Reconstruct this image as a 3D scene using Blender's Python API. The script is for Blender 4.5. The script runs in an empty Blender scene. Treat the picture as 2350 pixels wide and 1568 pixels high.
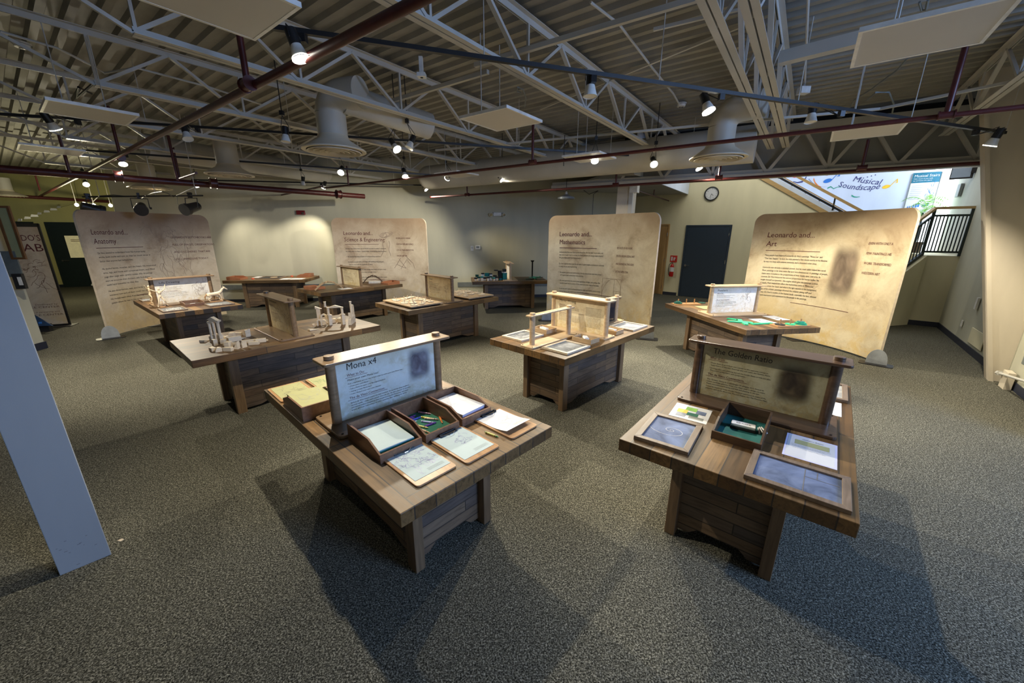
import bpy, bmesh, math, random
from mathutils import Vector, Matrix
R = math.radians
S = bpy.context.scene
COL = S.collection
random.seed(7)

# ------------------------------------------------------------------ camera
F_PX, PITCH, ROLL, CAM_H = 871.4, 0.27589, 0.0041523, 1.9403
_cp, _sp = math.cos(PITCH), math.sin(PITCH)
FWD = Vector((0, _cp, -_sp)); _up = Vector((0, _sp, _cp)); _r = Vector((1, 0, 0))
RT = _r * math.cos(ROLL) + _up * math.sin(ROLL)
UP = -_r * math.sin(ROLL) + _up * math.cos(ROLL)
CAM = Vector((0, 0, CAM_H))
cam = bpy.data.cameras.new('camera'); co = bpy.data.objects.new('camera', cam); COL.objects.link(co)
cam.sensor_width = 36; cam.lens = F_PX * 36 / 2350; cam.clip_start = .05; cam.clip_end = 200
M = Matrix.Identity(4)
for i in range(3):
    M[i][0] = RT[i]; M[i][1] = UP[i]; M[i][2] = -FWD[i]; M[i][3] = CAM[i]
co.matrix_world = M
S.camera = co

def P(u, v, z=0.0):
    """point of the level z that the photograph shows at (u, v)"""
    d = FWD * F_PX + RT * (u - 1175) + UP * (784 - v)
    t = (z - CAM.z) / d.z
    return CAM + d * t

# ------------------------------------------------------------------ world, exposure
W = bpy.data.worlds.new('world'); S.world = W; W.use_nodes = True
bg = W.node_tree.nodes['Background']
bg.inputs[0].default_value = (0.74, 0.83, 1.0, 1); bg.inputs[1].default_value = 0.27
S.view_settings.view_transform = 'Standard'; S.view_settings.look = 'None'
S.view_settings.gamma = 1; S.view_settings.use_curve_mapping = False
S.view_settings.exposure = 0.5
SPOT_W = 215.0
SPOT_COL = (1.0, 0.90, 0.70)

# daylight entering the stairwell through its tall window
def area(name, loc, aim, sx, sy, w, colr):
    l = bpy.data.lights.new(name, 'AREA'); l.shape = 'RECTANGLE'; l.size = sx; l.size_y = sy; l.energy = w; l.color = colr
    o = bpy.data.objects.new(name, l); COL.objects.link(o); o.location = loc
    o.rotation_euler = (Vector(aim) - Vector(loc)).to_track_quat('-Z', 'Y').to_euler()
    return o
# stair frame: A along the blue-door wall (to the right), B away from the room
SR = Vector((5.47, 12.48, 0)); SA = Vector((.783, -.623, 0)).normalized(); SB = Vector((.623, .783, 0)).normalized()
def SW(a, b, z=0): 
    v = SR + SA * a + SB * b; return Vector((v.x, v.y, z))
area('stair_window_daylight', SW(5.6, .75, 3.4), SW(1.5, .9, 3.0), 1.0, 2.2, 34, (.72, .83, 1.0))
area('side_window_daylight', (6.0, -.9, 3.1), (2.7, 1.9, 0), 2.4, 1.8, 300, (.33, .54, 1.0))
area('landing_fill_light', SW(2.6, -1.7, 5.0), SW(2.6, -.3, 1.2), 4.5, 1.2, 62, (1.0, .97, .86))  # added fill for the cream wall and landing base, not a real skylight
area('stairwell_fill_light', SW(2.6, .6, 5.1), SW(2.6, .7, 2.0), 4.0, 1.0, 24, (.75, .86, 1.0))  # unseen overhead lamp added to brighten the stairwell wall; no skylight exists

# ------------------------------------------------------------------ material helpers
def nm(name, rough=.6, metal=0, spec=None):
    m = bpy.data.materials.new(name); m.use_nodes = True
    nt = m.node_tree; b = nt.nodes['Principled BSDF']
    b.inputs['Roughness'].default_value = rough; b.inputs['Metallic'].default_value = metal
    if spec is not None: b.inputs['Specular IOR Level'].default_value = spec
    return m, nt, b
def N(nt, t, **k):
    n = nt.nodes.new(t)
    for a, v in k.items(): setattr(n, a, v)
    return n
def L(nt, a, b): nt.links.new(a, b)
def coords(nt, scale=(1, 1, 1), rnd=False):
    tc = N(nt, 'ShaderNodeTexCoord'); mp = N(nt, 'ShaderNodeMapping'); L(nt, tc.outputs['Object'], mp.inputs[0])
    mp.inputs['Scale'].default_value = scale
    if rnd:
        oi = N(nt, 'ShaderNodeObjectInfo'); mu = N(nt, 'ShaderNodeMath', operation='MULTIPLY'); L(nt, oi.outputs['Random'], mu.inputs[0]); mu.inputs[1].default_value = 37.0
        cb = N(nt, 'ShaderNodeCombineXYZ')
        for i in range(3): L(nt, mu.outputs[0], cb.inputs[i])
        L(nt, cb.outputs[0], mp.inputs['Location'])
    return mp.outputs[0]
def noise(nt, vec, sc, det=4, rough=.55, dist=0):
    n = N(nt, 'ShaderNodeTexNoise'); n.inputs['Scale'].default_value = sc; n.inputs['Detail'].default_value = det
    n.inputs['Roughness'].default_value = rough; n.inputs['Distortion'].default_value = dist
    if vec is not None: L(nt, vec, n.inputs['Vector'])
    return n.outputs['Fac']
def ramp(nt, fac, stops):
    r = N(nt, 'ShaderNodeValToRGB'); e = r.color_ramp.elements
    while len(e) < len(stops): e.new(.5)
    for i, (p, c) in enumerate(stops): e[i].position = p; e[i].color = (*c, 1)
    L(nt, fac, r.inputs[0]); return r.outputs[0]
def mix(nt, fac, a, b, mode='MIX'):
    n = N(nt, 'ShaderNodeMix', data_type='RGBA', blend_type=mode)
    if isinstance(fac, (int, float)): n.inputs[0].default_value = fac
    else: L(nt, fac, n.inputs[0])
    for i, x in ((6, a), (7, b)):
        if isinstance(x, tuple): n.inputs[i].default_value = (*x, 1)
        else: L(nt, x, n.inputs[i])
    return n.outputs[2]
def bump(nt, b, h, st=.3, dist=.01):
    n = N(nt, 'ShaderNodeBump'); n.inputs['Strength'].default_value = st; n.inputs['Distance'].default_value = dist
    L(nt, h, n.inputs['Height']); L(nt, n.outputs[0], b.inputs['Normal'])
MATS = {}
def plain(name, c, rough=.6, metal=0, var=.12, sc=14, emit=0):
    if name in MATS: return MATS[name]
    m, nt, b = nm(name, rough, metal)
    v = coords(nt); f = noise(nt, v, sc, 3)
    lo = tuple(max(0, x * (1 - var)) for x in c); hi = tuple(min(1, x * (1 + var)) for x in c)
    L(nt, ramp(nt, f, [(.3, lo), (.7, hi)]), b.inputs['Base Color'])
    if emit:
        b.inputs['Emission Color'].default_value = (*c, 1); b.inputs['Emission Strength'].default_value = emit
    MATS[name] = m; return m

def plank_mat(name, mode, cols, rough=.5, bw=.9, rh=.13, grain=(1.2, 26, 26)):
    """staggered planks: mode 'top' (x,y) or 'side' (x+y, z)"""
    m, nt, b = nm(name, rough)
    tc = N(nt, 'ShaderNodeTexCoord'); sep = N(nt, 'ShaderNodeSeparateXYZ'); L(nt, tc.outputs['Object'], sep.inputs[0])
    oi = N(nt, 'ShaderNodeObjectInfo'); off = N(nt, 'ShaderNodeMath', operation='MULTIPLY'); L(nt, oi.outputs['Random'], off.inputs[0]); off.inputs[1].default_value = 11.0
    cmb = N(nt, 'ShaderNodeCombineXYZ')
    ax = N(nt, 'ShaderNodeMath', operation='ADD')
    if mode == 'top':
        L(nt, sep.outputs[0], ax.inputs[0]); L(nt, sep.outputs[1], cmb.inputs[1])
        L(nt, off.outputs[0], ax.inputs[1])
    else:
        a0 = N(nt, 'ShaderNodeMath', operation='ADD'); L(nt, sep.outputs[0], a0.inputs[0]); L(nt, sep.outputs[1], a0.inputs[1])
        L(nt, a0.outputs[0], ax.inputs[0]); L(nt, off.outputs[0], ax.inputs[1]); L(nt, sep.outputs[2], cmb.inputs[1])
    L(nt, ax.outputs[0], cmb.inputs[0])
    br = N(nt, 'ShaderNodeTexBrick'); br.offset = .37; br.offset_frequency = 2; br.squash = 1.0
    br.inputs['Color1'].default_value = (0, 0, 0, 1); br.inputs['Color2'].default_value = (1, 1, 1, 1); br.inputs['Mortar'].default_value = (.5, .5, .5, 1)
    br.inputs['Scale'].default_value = 1; br.inputs['Brick Width'].default_value = bw; br.inputs['Row Height'].default_value = rh
    br.inputs['Mortar Size'].default_value = .0034; br.inputs['Mortar Smooth'].default_value = .1; br.inputs['Bias'].default_value = 0
    L(nt, cmb.outputs[0], br.inputs['Vector'])
    k = len(cols); base = ramp(nt, br.outputs['Color'], [(i / (k - 1), c) for i, c in enumerate(cols)])
    mp = N(nt, 'ShaderNodeMapping'); L(nt, tc.outputs['Object'], mp.inputs[0]); mp.inputs['Scale'].default_value = grain
    adv = N(nt, 'ShaderNodeVectorMath', operation='ADD'); L(nt, mp.outputs[0], adv.inputs[0]); sv = N(nt, 'ShaderNodeVectorMath', operation='SCALE')
    L(nt, br.outputs['Color'], sv.inputs[0]); sv.inputs['Scale'].default_value = 19; L(nt, sv.outputs[0], adv.inputs[1])
    g = noise(nt, adv.outputs[0], 1.4, 6, .62, .9)
    gr = ramp(nt, g, [(.28, (.42, .40, .38)), (.5, (.95, .95, .95)), (.75, (1.28, 1.26, 1.22))])
    c = mix(nt, 1.0, base, gr, 'MULTIPLY')
    st = noise(nt, coords(nt, (1, 1, 1)), 2.6, 3); sr = ramp(nt, st, [(.35, (.72, .72, .74)), (.62, (1.08, 1.06, 1.02))])
    c = mix(nt, 1.0, c, sr, 'MULTIPLY')
    c = mix(nt, br.outputs['Fac'], c, (.035, .025, .018))
    L(nt, c, b.inputs['Base Color'])
    rr = N(nt, 'ShaderNodeMapRange'); L(nt, g, rr.inputs[0]); rr.inputs[3].default_value = rough - .1; rr.inputs[4].default_value = rough + .15
    L(nt, rr.outputs[0], b.inputs['Roughness'])
    bump(nt, b, g, .15, .003)
    MATS[name] = m; return m
WOODCOLS = [(.082, .041, .013), (.175, .093, .031), (.105, .060, .024), (.225, .125, .044), (.115, .073, .036)]
plank_mat('tabletop_planks', 'top', WOODCOLS, .44, 1.1, .118)
PANELCOLS = [(.105, .068, .044), (.175, .115, .068), (.085, .068, .060), (.210, .140, .085), (.130, .095, .068)]
plank_mat('panel_planks', 'side', PANELCOLS, .6, .62, .078, (3, 3, 34))
def grain_mat(name, lo, hi, rough=.45, sc=(2, 30, 30), rnd=True):
    m, nt, b = nm(name, rough); v = coords(nt, sc, rnd); g = noise(nt, v, 1.5, 6, .6, .7)
    L(nt, ramp(nt, g, [(.25, lo), (.72, hi)]), b.inputs['Base Color']); bump(nt, b, g, .1, .002); MATS[name] = m; return m
grain_mat('leg_wood', (.10, .062, .034), (.22, .140, .076), .5, (30, 30, 2))
grain_mat('dark_stained_wood', (.050, .028, .017), (.115, .068, .040), .28, (28, 2.5, 28))
grain_mat('mid_stained_wood', (.155, .098, .054), (.28, .185, .108), .30, (28, 2.5, 28))
grain_mat('pale_plywood', (.42, .29, .165), (.60, .44, .27), .38, (24, 2.5, 24))
grain_mat('clipboard_wood', (.36, .19, .085), (.52, .30, .145), .34, (3, 26, 26))
grain_mat('tray_wood', (.13, .065, .038), (.24, .130, .075), .34, (3, 26, 26))
grain_mat('red_tray_wood', (.25, .095, .045), (.40, .165, .080), .40, (3, 26, 26))
grain_mat('chalk_frame_wood', (.12, .085, .060), (.23, .17, .125), .45, (3, 26, 26))
grain_mat('pale_frame_wood', (.52, .42, .30), (.72, .62, .48), .45, (3, 26, 26))
grain_mat('block_wood', (.70, .56, .38), (.86, .74, .56), .5, (4, 30, 30))
grain_mat('oak_door_wood', (.33, .19, .070), (.47, .29, .115), .4, (24, 24, 1.2))
grain_mat('railing_wood', (.38, .25, .105), (.54, .37, .17), .4, (2, 20, 20))

def carpet():
    m, nt, b = nm('carpet', .95, spec=.1)
    v = coords(nt)
    mp = coords(nt, (1, 1.0, 1))
    n1 = noise(nt, mp, 130, 3, .65, .6); n2 = noise(nt, v, 40, 3, .6); n3 = noise(nt, v, .9, 3)
    c = ramp(nt, n1, [(.36, (.014, .014, .011)), (.47, (.056, .054, .042)), (.54, (.130, .126, .101)), (.64, (.31, .30, .25))])
    c2 = mix(nt, 1.0, c, ramp(nt, n2, [(.3, (.70, .70, .72)), (.7, (1.15, 1.14, 1.1))]), 'MULTIPLY')
    c3 = mix(nt, 1.0, c2, ramp(nt, n3, [(.3, (.9, .9, .9)), (.7, (1.06, 1.06, 1.04))]), 'MULTIPLY')
    L(nt, c3, b.inputs['Base Color']); bump(nt, b, n1, .5, .006); MATS['carpet'] = m
carpet()
def painted(name, c, rough=.75, streak=.05):
    m, nt, b = nm(name, rough); v = coords(nt, (1, 1, .25)); f = noise(nt, v, 3.2, 4)
    lo = tuple(x * (1 - streak) for x in c); hi = tuple(min(1, x * (1 + streak)) for x in c)
    L(nt, ramp(nt, f, [(.3, lo), (.7, hi)]), b.inputs['Base Color'])
    bump(nt, b, noise(nt, coords(nt), 160, 2), .05, .002); MATS[name] = m; return m
painted('cream_wall_paint', (.47, .46, .365)); painted('yellow_green_wall_paint', (.52, .50, .22)); painted('warm_cream_paint', (.70, .65, .45))
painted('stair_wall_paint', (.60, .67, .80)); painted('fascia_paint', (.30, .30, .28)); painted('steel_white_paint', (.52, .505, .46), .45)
painted('column_paint', (.34, .355, .37), .45); painted('deck_paint', (.29, .28, .245), .6, .12); painted('duct_paint', (.50, .48, .42), .5, .06)
painted('diffuser_paint', (.62, .56, .44), .5)
painted('pier_paint', (.60, .53, .42), .6); painted('slab_paint', (.34, .335, .31)); painted('ceiling_panel_white', (.62, .60, .57), .6, .02)
plain('navy_baseboard', (.018, .022, .040), .5); plain('chair_rail_paint', (.145, .165, .175), .6); plain('dark_blue_door', (.020, .036, .060), .45, var=.06)
plain('dark_green_door', (.012, .024, .026), .45); plain('red_pipe_paint', (.072, .012, .011), .38, var=.2, sc=20); plain('dark_red_pipe', (.10, .020, .018), .4)
plain('black_metal', (.012, .012, .013), .42); plain('black_plastic', (.02, .02, .022), .5); plain('bronze_screw', (.03, .022, .018), .4, .6)
plain('chrome', (.62, .62, .62), .2, 1.0); plain('white_plastic', (.72, .71, .68), .45); plain('white_enamel', (.78, .78, .76), .35)
plain('paper_white', (.64, .65, .68), .8, var=.015); plain('paper_pale_blue', (.50, .60, .61), .8, var=.02); plain('paper_teal', (.02, .30, .36), .7)
plain('paper_yellow', (.40, .40, .20), .8, var=.03); plain('paper_lilac', (.62, .62, .86), .8, var=.02); plain('felt_green', (.020, .135, .085), .9)
plain('felt_teal', (.008, .13, .13), .85); plain('ink_black', (.018, .014, .012), .7, var=0); plain('ink_maroon', (.11, .018, .020), .7, var=0); plain('ink_sepia', (.17, .085, .045), .8, var=.1)
plain('ink_faint', (.36, .28, .22), .8, var=.1); plain('ink_grey', (.16, .15, .14), .8, var=0); plain('ink_pencil', (.42, .43, .48), .8, var=0); plain('ink_navy', (.03, .035, .18), .6, var=0)
plain('banner_foot_grey', (.34, .36, .38), .35); plain('fabric_edge', (.62, .52, .40), .9); plain('extinguisher_red', (.45, .015, .012), .25)
plain('sign_red', (.55, .03, .02), .5); plain('alarm_red', (.14, .010, .014), .4); plain('grey_box', (.17, .19, .18), .5); plain('chalk_white', (.82, .82, .80), .9)
plain('plant_green', (.20, .45, .05), .6, var=.35); plain('railing_green', (.018, .030, .028), .45); plain('green_foam', (.03, .50, .22), .7); plain('teal_foam', (.01, .18, .17), .8)
plain('black_foam', (.012, .014, .016), .85); plain('dark_green_foam', (.012, .075, .055), .85); plain('blue_cloth', (.015, .05, .13), .8)
plain('crayon_purple', (.16, .04, .26), .4); plain('crayon_yellow', (.80, .68, .05), .4); plain('crayon_blue', (.04, .07, .42), .4); plain('crayon_orange', (.75, .22, .03), .4)
plain('crayon_tan', (.55, .36, .22), .4); plain('crayon_green', (.05, .24, .09), .4); plain('crayon_lilac', (.42, .40, .66), .4); plain('crayon_pink', (.55, .30, .46), .4); plain('crayon_white', (.62, .66, .70), .4)
plain('lemon_wrap', (.66, .66, .20), .5)
plain('bronze_frame', (.20, .085, .03), .4); plain('monitor_screen', (.34, .42, .56), .7, var=.03); plain('teal_header', (.012, .13, .20), .4); plain('note_blue', (.02, .17, .60), .5); plain('note_yellow', (.85, .52, .04), .5)
plain('note_red', (.70, .02, .03), .5); plain('note_orange', (.80, .22, .04), .5); plain('note_green', (.02, .32, .22), .5)
plain('lamp_off_white', (.72, .71, .66), .35); plain('red_token', (.62, .08, .03), .4); plain('mirror_glass', (.03, .03, .035), .06, 0, var=0); plain('pane_dark', (.02,.02,.02), .2)
plain('lens_lit', (1.0, .95, .82), .5, var=0, emit=26); plain('door_window_glow', (.62, .55, .30), .4, emit=.22); plain('window_sky', (.86, .93, 1.0), .5, var=0, emit=2.6)
plain('pendant_metal', (.30, .34, .38), .3, .4)

def slate(name, lo, hi):
    m, nt, b = nm(name, .75); v = coords(nt, (1, 1, 1), True)
    a = noise(nt, v, 5.5, 4, .6, 1.2); c = ramp(nt, a, [(.3, lo), (.72, hi)])
    L(nt, c, b.inputs['Base Color']); MATS[name] = m
slate('slate_blue_smeared', (.050, .075, .15), (.19, .25, .42)); slate('slate_dark_smeared', (.045, .052, .062), (.30, .31, .32)); slate('slate_pale_smeared', (.16, .18, .22), (.46, .48, .52))

def parchment(name, pale, mid, brown, gold, h, blue=0.0):
    """stained old-paper print; object space x across, z up, h = height"""
    m, nt, b = nm(name, .85)
    v = coords(nt, (1, 1, 1), True); tc = N(nt, 'ShaderNodeTexCoord'); sep = N(nt, 'ShaderNodeSeparateXYZ'); L(nt, tc.outputs['Object'], sep.inputs[0])
    a = noise(nt, v, 3.0 / h * 1.4, 6, .65, .5); c = ramp(nt, a, [(.30, brown), (.46, mid), (.62, pale), (.8, mid)])
    zz = N(nt, 'ShaderNodeMapRange'); L(nt, sep.outputs[2], zz.inputs[0]); zz.inputs[1].default_value = 0; zz.inputs[2].default_value = h
    f = noise(nt, v, 1.6 / h * 1.6, 4); ad = N(nt, 'ShaderNodeMath', operation='ADD'); L(nt, zz.outputs[0], ad.inputs[0]); 
    f2 = N(nt, 'ShaderNodeMath', operation='MULTIPLY_ADD'); L(nt, f, f2.inputs[0]); f2.inputs[1].default_value = .5; f2.inputs[2].default_value = -.25; L(nt, f2.outputs[0], ad.inputs[1])
    top = ramp(nt, ad.outputs[0], [(.0, (.62, .62, .62)), (.05, (0, 0, 0)), (.72, (0, 0, 0)), (1.0, (1, 1, 1))])
    low = ramp(nt, ad.outputs[0], [(.04, (1, 1, 1)), (.42, (0, 0, 0)), (.6, (0, 0, 0)), (1, (0, 0, 0))])
    c = mix(nt, top, c, brown); gn = noise(nt, v, 9 / h, 5, .7, .4); gm = N(nt, 'ShaderNodeMath', operation='MULTIPLY'); L(nt, low, gm.inputs[0])
    g2 = ramp(nt, gn, [(.42, (0, 0, 0)), (.58, (1, 1, 1))]); L(nt, g2, gm.inputs[1]); c = mix(nt, gm.outputs[0], c, gold)
    fine = noise(nt, v, 30 / h, 6, .75, 1.5); c = mix(nt, 1.0, c, ramp(nt, fine, [(.28, (.80, .77, .72)), (.42, (1, 1, 1)), (.8, (1.05, 1.05, 1.05))]), 'MULTIPLY')
    L(nt, c, b.inputs['Base Color']); MATS[name] = m; return m
parchment('banner_print', (.74, .64, .45), (.62, .51, .335), (.37, .265, .16), (.66, .48, .20), 2.33)
parchment('banner_print_rosy', (.72, .63, .50), (.61, .51, .385), (.39, .285, .195), (.62, .49, .29), 2.33)
parchment('sign_print_warm', (.78, .70, .50), (.72, .62, .42), (.55, .44, .27), (.66, .52, .26), .42)
parchment('sign_print_olive', (.50, .47, .31), (.44, .40, .25), (.28, .23, .12), (.40, .32, .15), .42)
parchment('sign_print_cool', (.62, .68, .67), (.58, .63, .60), (.49, .49, .40), (.47, .48, .36), .42)
parchment('sign_print_pale', (.84, .83, .80), (.80, .77, .71), (.66, .60, .50), (.72, .62, .45), .42)

def portrait_mat(name, dark, mid):
    """soft-edged plain dark picture patch, generic stand-in, alpha fades at its rim"""
    m, nt, b = nm(name, .85); tc = N(nt, 'ShaderNodeTexCoord'); sep = N(nt, 'ShaderNodeSeparateXYZ'); L(nt, tc.outputs['UV'], sep.inputs[0])
    def edge(o):
        a = N(nt, 'ShaderNodeMath', operation='SUBTRACT'); L(nt, o, a.inputs[0]); a.inputs[1].default_value = .5
        c = N(nt, 'ShaderNodeMath', operation='ABSOLUTE'); L(nt, a.outputs[0], c.inputs[0]); d = N(nt, 'ShaderNodeMapRange'); d.interpolation_type = 'SMOOTHSTEP'
        L(nt, c.outputs[0], d.inputs[0]); d.inputs[1].default_value = .5; d.inputs[2].default_value = .16; return d.outputs[0]
    e = N(nt, 'ShaderNodeMath', operation='MULTIPLY'); L(nt, edge(sep.outputs[0]), e.inputs[0]); L(nt, edge(sep.outputs[1]), e.inputs[1])
    n = noise(nt, tc.outputs['UV'], 2.4, 3, .5, .6); L(nt, ramp(nt, n, [(.32, dark), (.66, mid)]), b.inputs['Base Color'])
    L(nt, e.outputs[0], b.inputs['Alpha']); MATS[name] = m
portrait_mat('picture_patch_dark', (.022, .014, .008), (.13, .095, .05)); portrait_mat('picture_patch_cool', (.07, .06, .08), (.26, .27, .32)); portrait_mat('picture_patch_brown', (.12, .085, .06), (.36, .27, .19))

# ------------------------------------------------------------------ mesh helpers
class MB:
    def __init__(s): s.v = []; s.f = []; s.uv = None
    def add(s, vs, fs):
        n = len(s.v); s.v += [tuple(v) for v in vs]; s.f += [tuple(i + n for i in f) for f in fs]; return s
    def box(s, x0, x1, y0, y1, z0, z1, M=None):
        vs = [Vector((x, y, z)) for z in (z0, z1) for x, y in ((x0, y0), (x1, y0), (x1, y1), (x0, y1))]
        if M is not None: vs = [M @ v for v in vs]
        return s.add(vs, [(3, 2, 1, 0), (4, 5, 6, 7), (0, 1, 5, 4), (1, 2, 6, 5), (2, 3, 7, 6), (3, 0, 4, 7)])
    def prism(s, pts, z0, z1, M=None):
        n = len(pts); vs = [Vector((x, y, z0)) for x, y in pts] + [Vector((x, y, z1)) for x, y in pts]
        if M is not None: vs = [M @ v for v in vs]
        return s.add(vs, [tuple(range(n - 1, -1, -1)), tuple(range(n, 2 * n))] + [(i, (i + 1) % n, n + (i + 1) % n, n + i) for i in range(n)])
    def bar(s, a, b, w, h, up=(0, 0, 1)):
        a = Vector(a); b = Vector(b); d = (b - a); l = d.length; d.normalize(); up = Vector(up)
        if abs(d.dot(up)) > .99: up = Vector((1, 0, 0))
        x = d.cross(up).normalized(); y = x.cross(d)
        vs = [p + x * (i * w / 2) + y * (j * h / 2) for p in (a, b) for i, j in ((-1, -1), (1, -1), (1, 1), (-1, 1))]
        return s.add(vs, [(3, 2, 1, 0), (4, 5, 6, 7), (0, 1, 5, 4), (1, 2, 6, 5), (2, 3, 7, 6), (3, 0, 4, 7)])
    def cone(s, a, b, r0, r1, n=16, caps=True):
        a = Vector(a); b = Vector(b); d = (b - a).normalized(); up = Vector((0, 0, 1)) if abs(d.z) < .95 else Vector((1, 0, 0))
        x = d.cross(up).normalized(); y = x.cross(d)
        vs = [p + (x * math.cos(t) + y * math.sin(t)) * r for p, r in ((a, r0), (b, r1)) for t in [2 * math.pi * i / n for i in range(n)]]
        fs = [(i, (i + 1) % n, n + (i + 1) % n, n + i) for i in range(n)]
        if caps: fs += [tuple(range(n - 1, -1, -1)), tuple(range(n, 2 * n))]
        return s.add(vs, fs)
    def cyl(s, a, b, r, n=16): return s.cone(a, b, r, r, n)
    def tube(s, pts, r, n=8):
        pts = [Vector(p) for p in pts]; k = len(s.v); prev = None
        for i, p in enumerate(pts):
            d = (pts[min(i + 1, len(pts) - 1)] - pts[max(i - 1, 0)]).normalized()
            if prev is None:
                up = Vector((0, 0, 1)) if abs(d.z) < .9 else Vector((1, 0, 0)); x = d.cross(up).normalized()
            else: x = (prev - d * prev.dot(d)).normalized()
            prev = x; y = d.cross(x)
            s.v += [tuple(p + (x * math.cos(t) + y * math.sin(t)) * r) for t in [2 * math.pi * j / n for j in range(n)]]
        m = len(pts)
        for i in range(m - 1):
            for j in range(n): s.f.append((k + i * n + j, k + i * n + (j + 1) % n, k + (i + 1) * n + (j + 1) % n, k + (i + 1) * n + j))
        s.f.append(tuple(k + j for j in range(n - 1, -1, -1))); s.f.append(tuple(k + (m - 1) * n + j for j in range(n)))
        return s
    def lathe(s, prof, n=32, c=(0, 0, 0)):
        k = len(s.v); c = Vector(c)
        for r, z in prof: s.v += [tuple(c + Vector((r * math.cos(t), r * math.sin(t), z))) for t in [2 * math.pi * j / n for j in range(n)]]
        for i in range(len(prof) - 1):
            for j in range(n): s.f.append((k + i * n + j, k + i * n + (j + 1) % n, k + (i + 1) * n + (j + 1) % n, k + (i + 1) * n + j))
        return s
    def ball(s, c, rx, ry=None, rz=None, n=12, M=None):
        ry = ry or rx; rz = rz or rx; k = len(s.v); m = n // 2
        for i in range(m + 1):
            a = math.pi * i / m
            for j in range(n):
                t = 2 * math.pi * j / n; v = Vector((rx * math.sin(a) * math.cos(t), ry * math.sin(a) * math.sin(t), rz * math.cos(a)))
                if M is not None: v = M @ v
                s.v.append(tuple(Vector(c) + v))
        for i in range(m):
            for j in range(n): s.f.append((k + i * n + j, k + (i + 1) * n + j, k + (i + 1) * n + (j + 1) % n, k + i * n + (j + 1) % n))
        return s
    def mesh(s, name, smooth=False):
        me = bpy.data.meshes.new(name); me.from_pydata(s.v, [], s.f); me.update()
        if smooth:
            for p in me.polygons: p.use_smooth = len(p.vertices) == 4
        return me

def rrect(x0, x1, y0, y1, r, n=4):
    pts = []
    for cx, cy, a0 in ((x1 - r, y1 - r, 0), (x0 + r, y1 - r, 90), (x0 + r, y0 + r, 180), (x1 - r, y0 + r, 270)):
        for i in range(n + 1):
            t = R(a0 + 90 * i / n); pts.append((cx + r * math.cos(t), cy + r * math.sin(t)))
    return pts

def setp(o, label=None, cat=None, group=None, kind=None):
    if label: o['label'] = label
    if cat: o['category'] = cat
    if group: o['group'] = group
    if kind: o['kind'] = kind
    return o
def ob(name, mb, mat, parent=None, label=None, smooth=False, bevel=0, loc=None, rot=None):
    me = mb if isinstance(mb, bpy.types.Mesh) else mb.mesh(name, smooth)
    if not me.materials: me.materials.append(MATS[mat] if isinstance(mat, str) else mat)
    o = bpy.data.objects.new(name, me); COL.objects.link(o)
    if parent is not None: o.parent = parent
    if loc is not None: o.location = loc
    if rot is not None: o.rotation_euler = rot
    if label: o['label'] = label
    if bevel:
        m = o.modifiers.new('bevel', 'BEVEL'); m.width = bevel; m.segments = 2; m.limit_method = 'ANGLE'
    if smooth:
        try:
            m = o.modifiers.new('es', 'EDGE_SPLIT'); m.split_angle = R(40)
        except Exception: pass
    return o
def thing(name, label, cat, loc=(0, 0, 0), rz=0, group=None, kind=None):
    o = bpy.data.objects.new(name, None); COL.objects.link(o); o.empty_display_size = .1
    o.location = loc; o.rotation_euler = (0, 0, rz); return setp(o, label, cat, group, kind)
def struct(name, mb, mat, label=None, **k):
    o = ob(name, mb, mat, None, label, **k); o['kind'] = 'structure'; return o
def copy_tree(o, parent=None):
    c = o.copy(); COL.objects.link(c)
    if parent is not None: c.parent = parent
    for ch in list(o.children): copy_tree(ch, c)
    return c

# lettering: font curves turned into meshes, laid out flat in (x, y)
def text_verts(s, size, bold=0.0, shear=0.0, sx=1.0, align='LEFT'):
    cu = bpy.data.curves.new('t', 'FONT'); cu.body = s; cu.size = size; cu.shear = shear; cu.offset = bold; cu.align_x = align; cu.resolution_u = 2
    o = bpy.data.objects.new('t', cu); COL.objects.link(o)
    dg = bpy.context.evaluated_depsgraph_get(); dg.update()
    me = bpy.data.meshes.new_from_object(o.evaluated_get(dg))
    vs = [(v.co.x * sx, v.co.y) for v in me.vertices]; fs = [tuple(p.vertices) for p in me.polygons]
    bpy.data.objects.remove(o); bpy.data.curves.remove(cu); bpy.data.meshes.remove(me)
    return vs, fs
def letter(lines, mapf):
    """lines: (text, x, y, size, shear, fit_width, align) -> MB through mapf(x, y)"""
    mb = MB()
    for ln in lines:
        s, x, y, size = ln[:4]; shear = ln[4] if len(ln) > 4 else 0; fit = ln[5] if len(ln) > 5 else None; al = ln[6] if len(ln) > 6 else 'LEFT'
        vs, fs = text_verts(s, size, 0.0, shear, 1.0, al)
        if not vs: continue
        if fit:
            w = max(v[0] for v in vs) - min(v[0] for v in vs); k = fit / w; vs = [(a * k, b) for a, b in vs]
        mb.add([mapf(x + a, y + b) for a, b in vs], fs)
    return mb
def strokes(polys, w, mapf, mb=None):
    mb = mb or MB()
    for pl in polys:
        for (x0, y0), (x1, y1) in zip(pl, pl[1:]):
            d = math.hypot(x1 - x0, y1 - y0)
            if d < 1e-6: continue
            nx, ny = -(y1 - y0) / d * w / 2, (x1 - x0) / d * w / 2
            mb.add([mapf(x0 + nx, y0 + ny), mapf(x1 + nx, y1 + ny), mapf(x1 - nx, y1 - ny), mapf(x0 - nx, y0 - ny)], [(0, 3, 2, 1)])
    return mb
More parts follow.
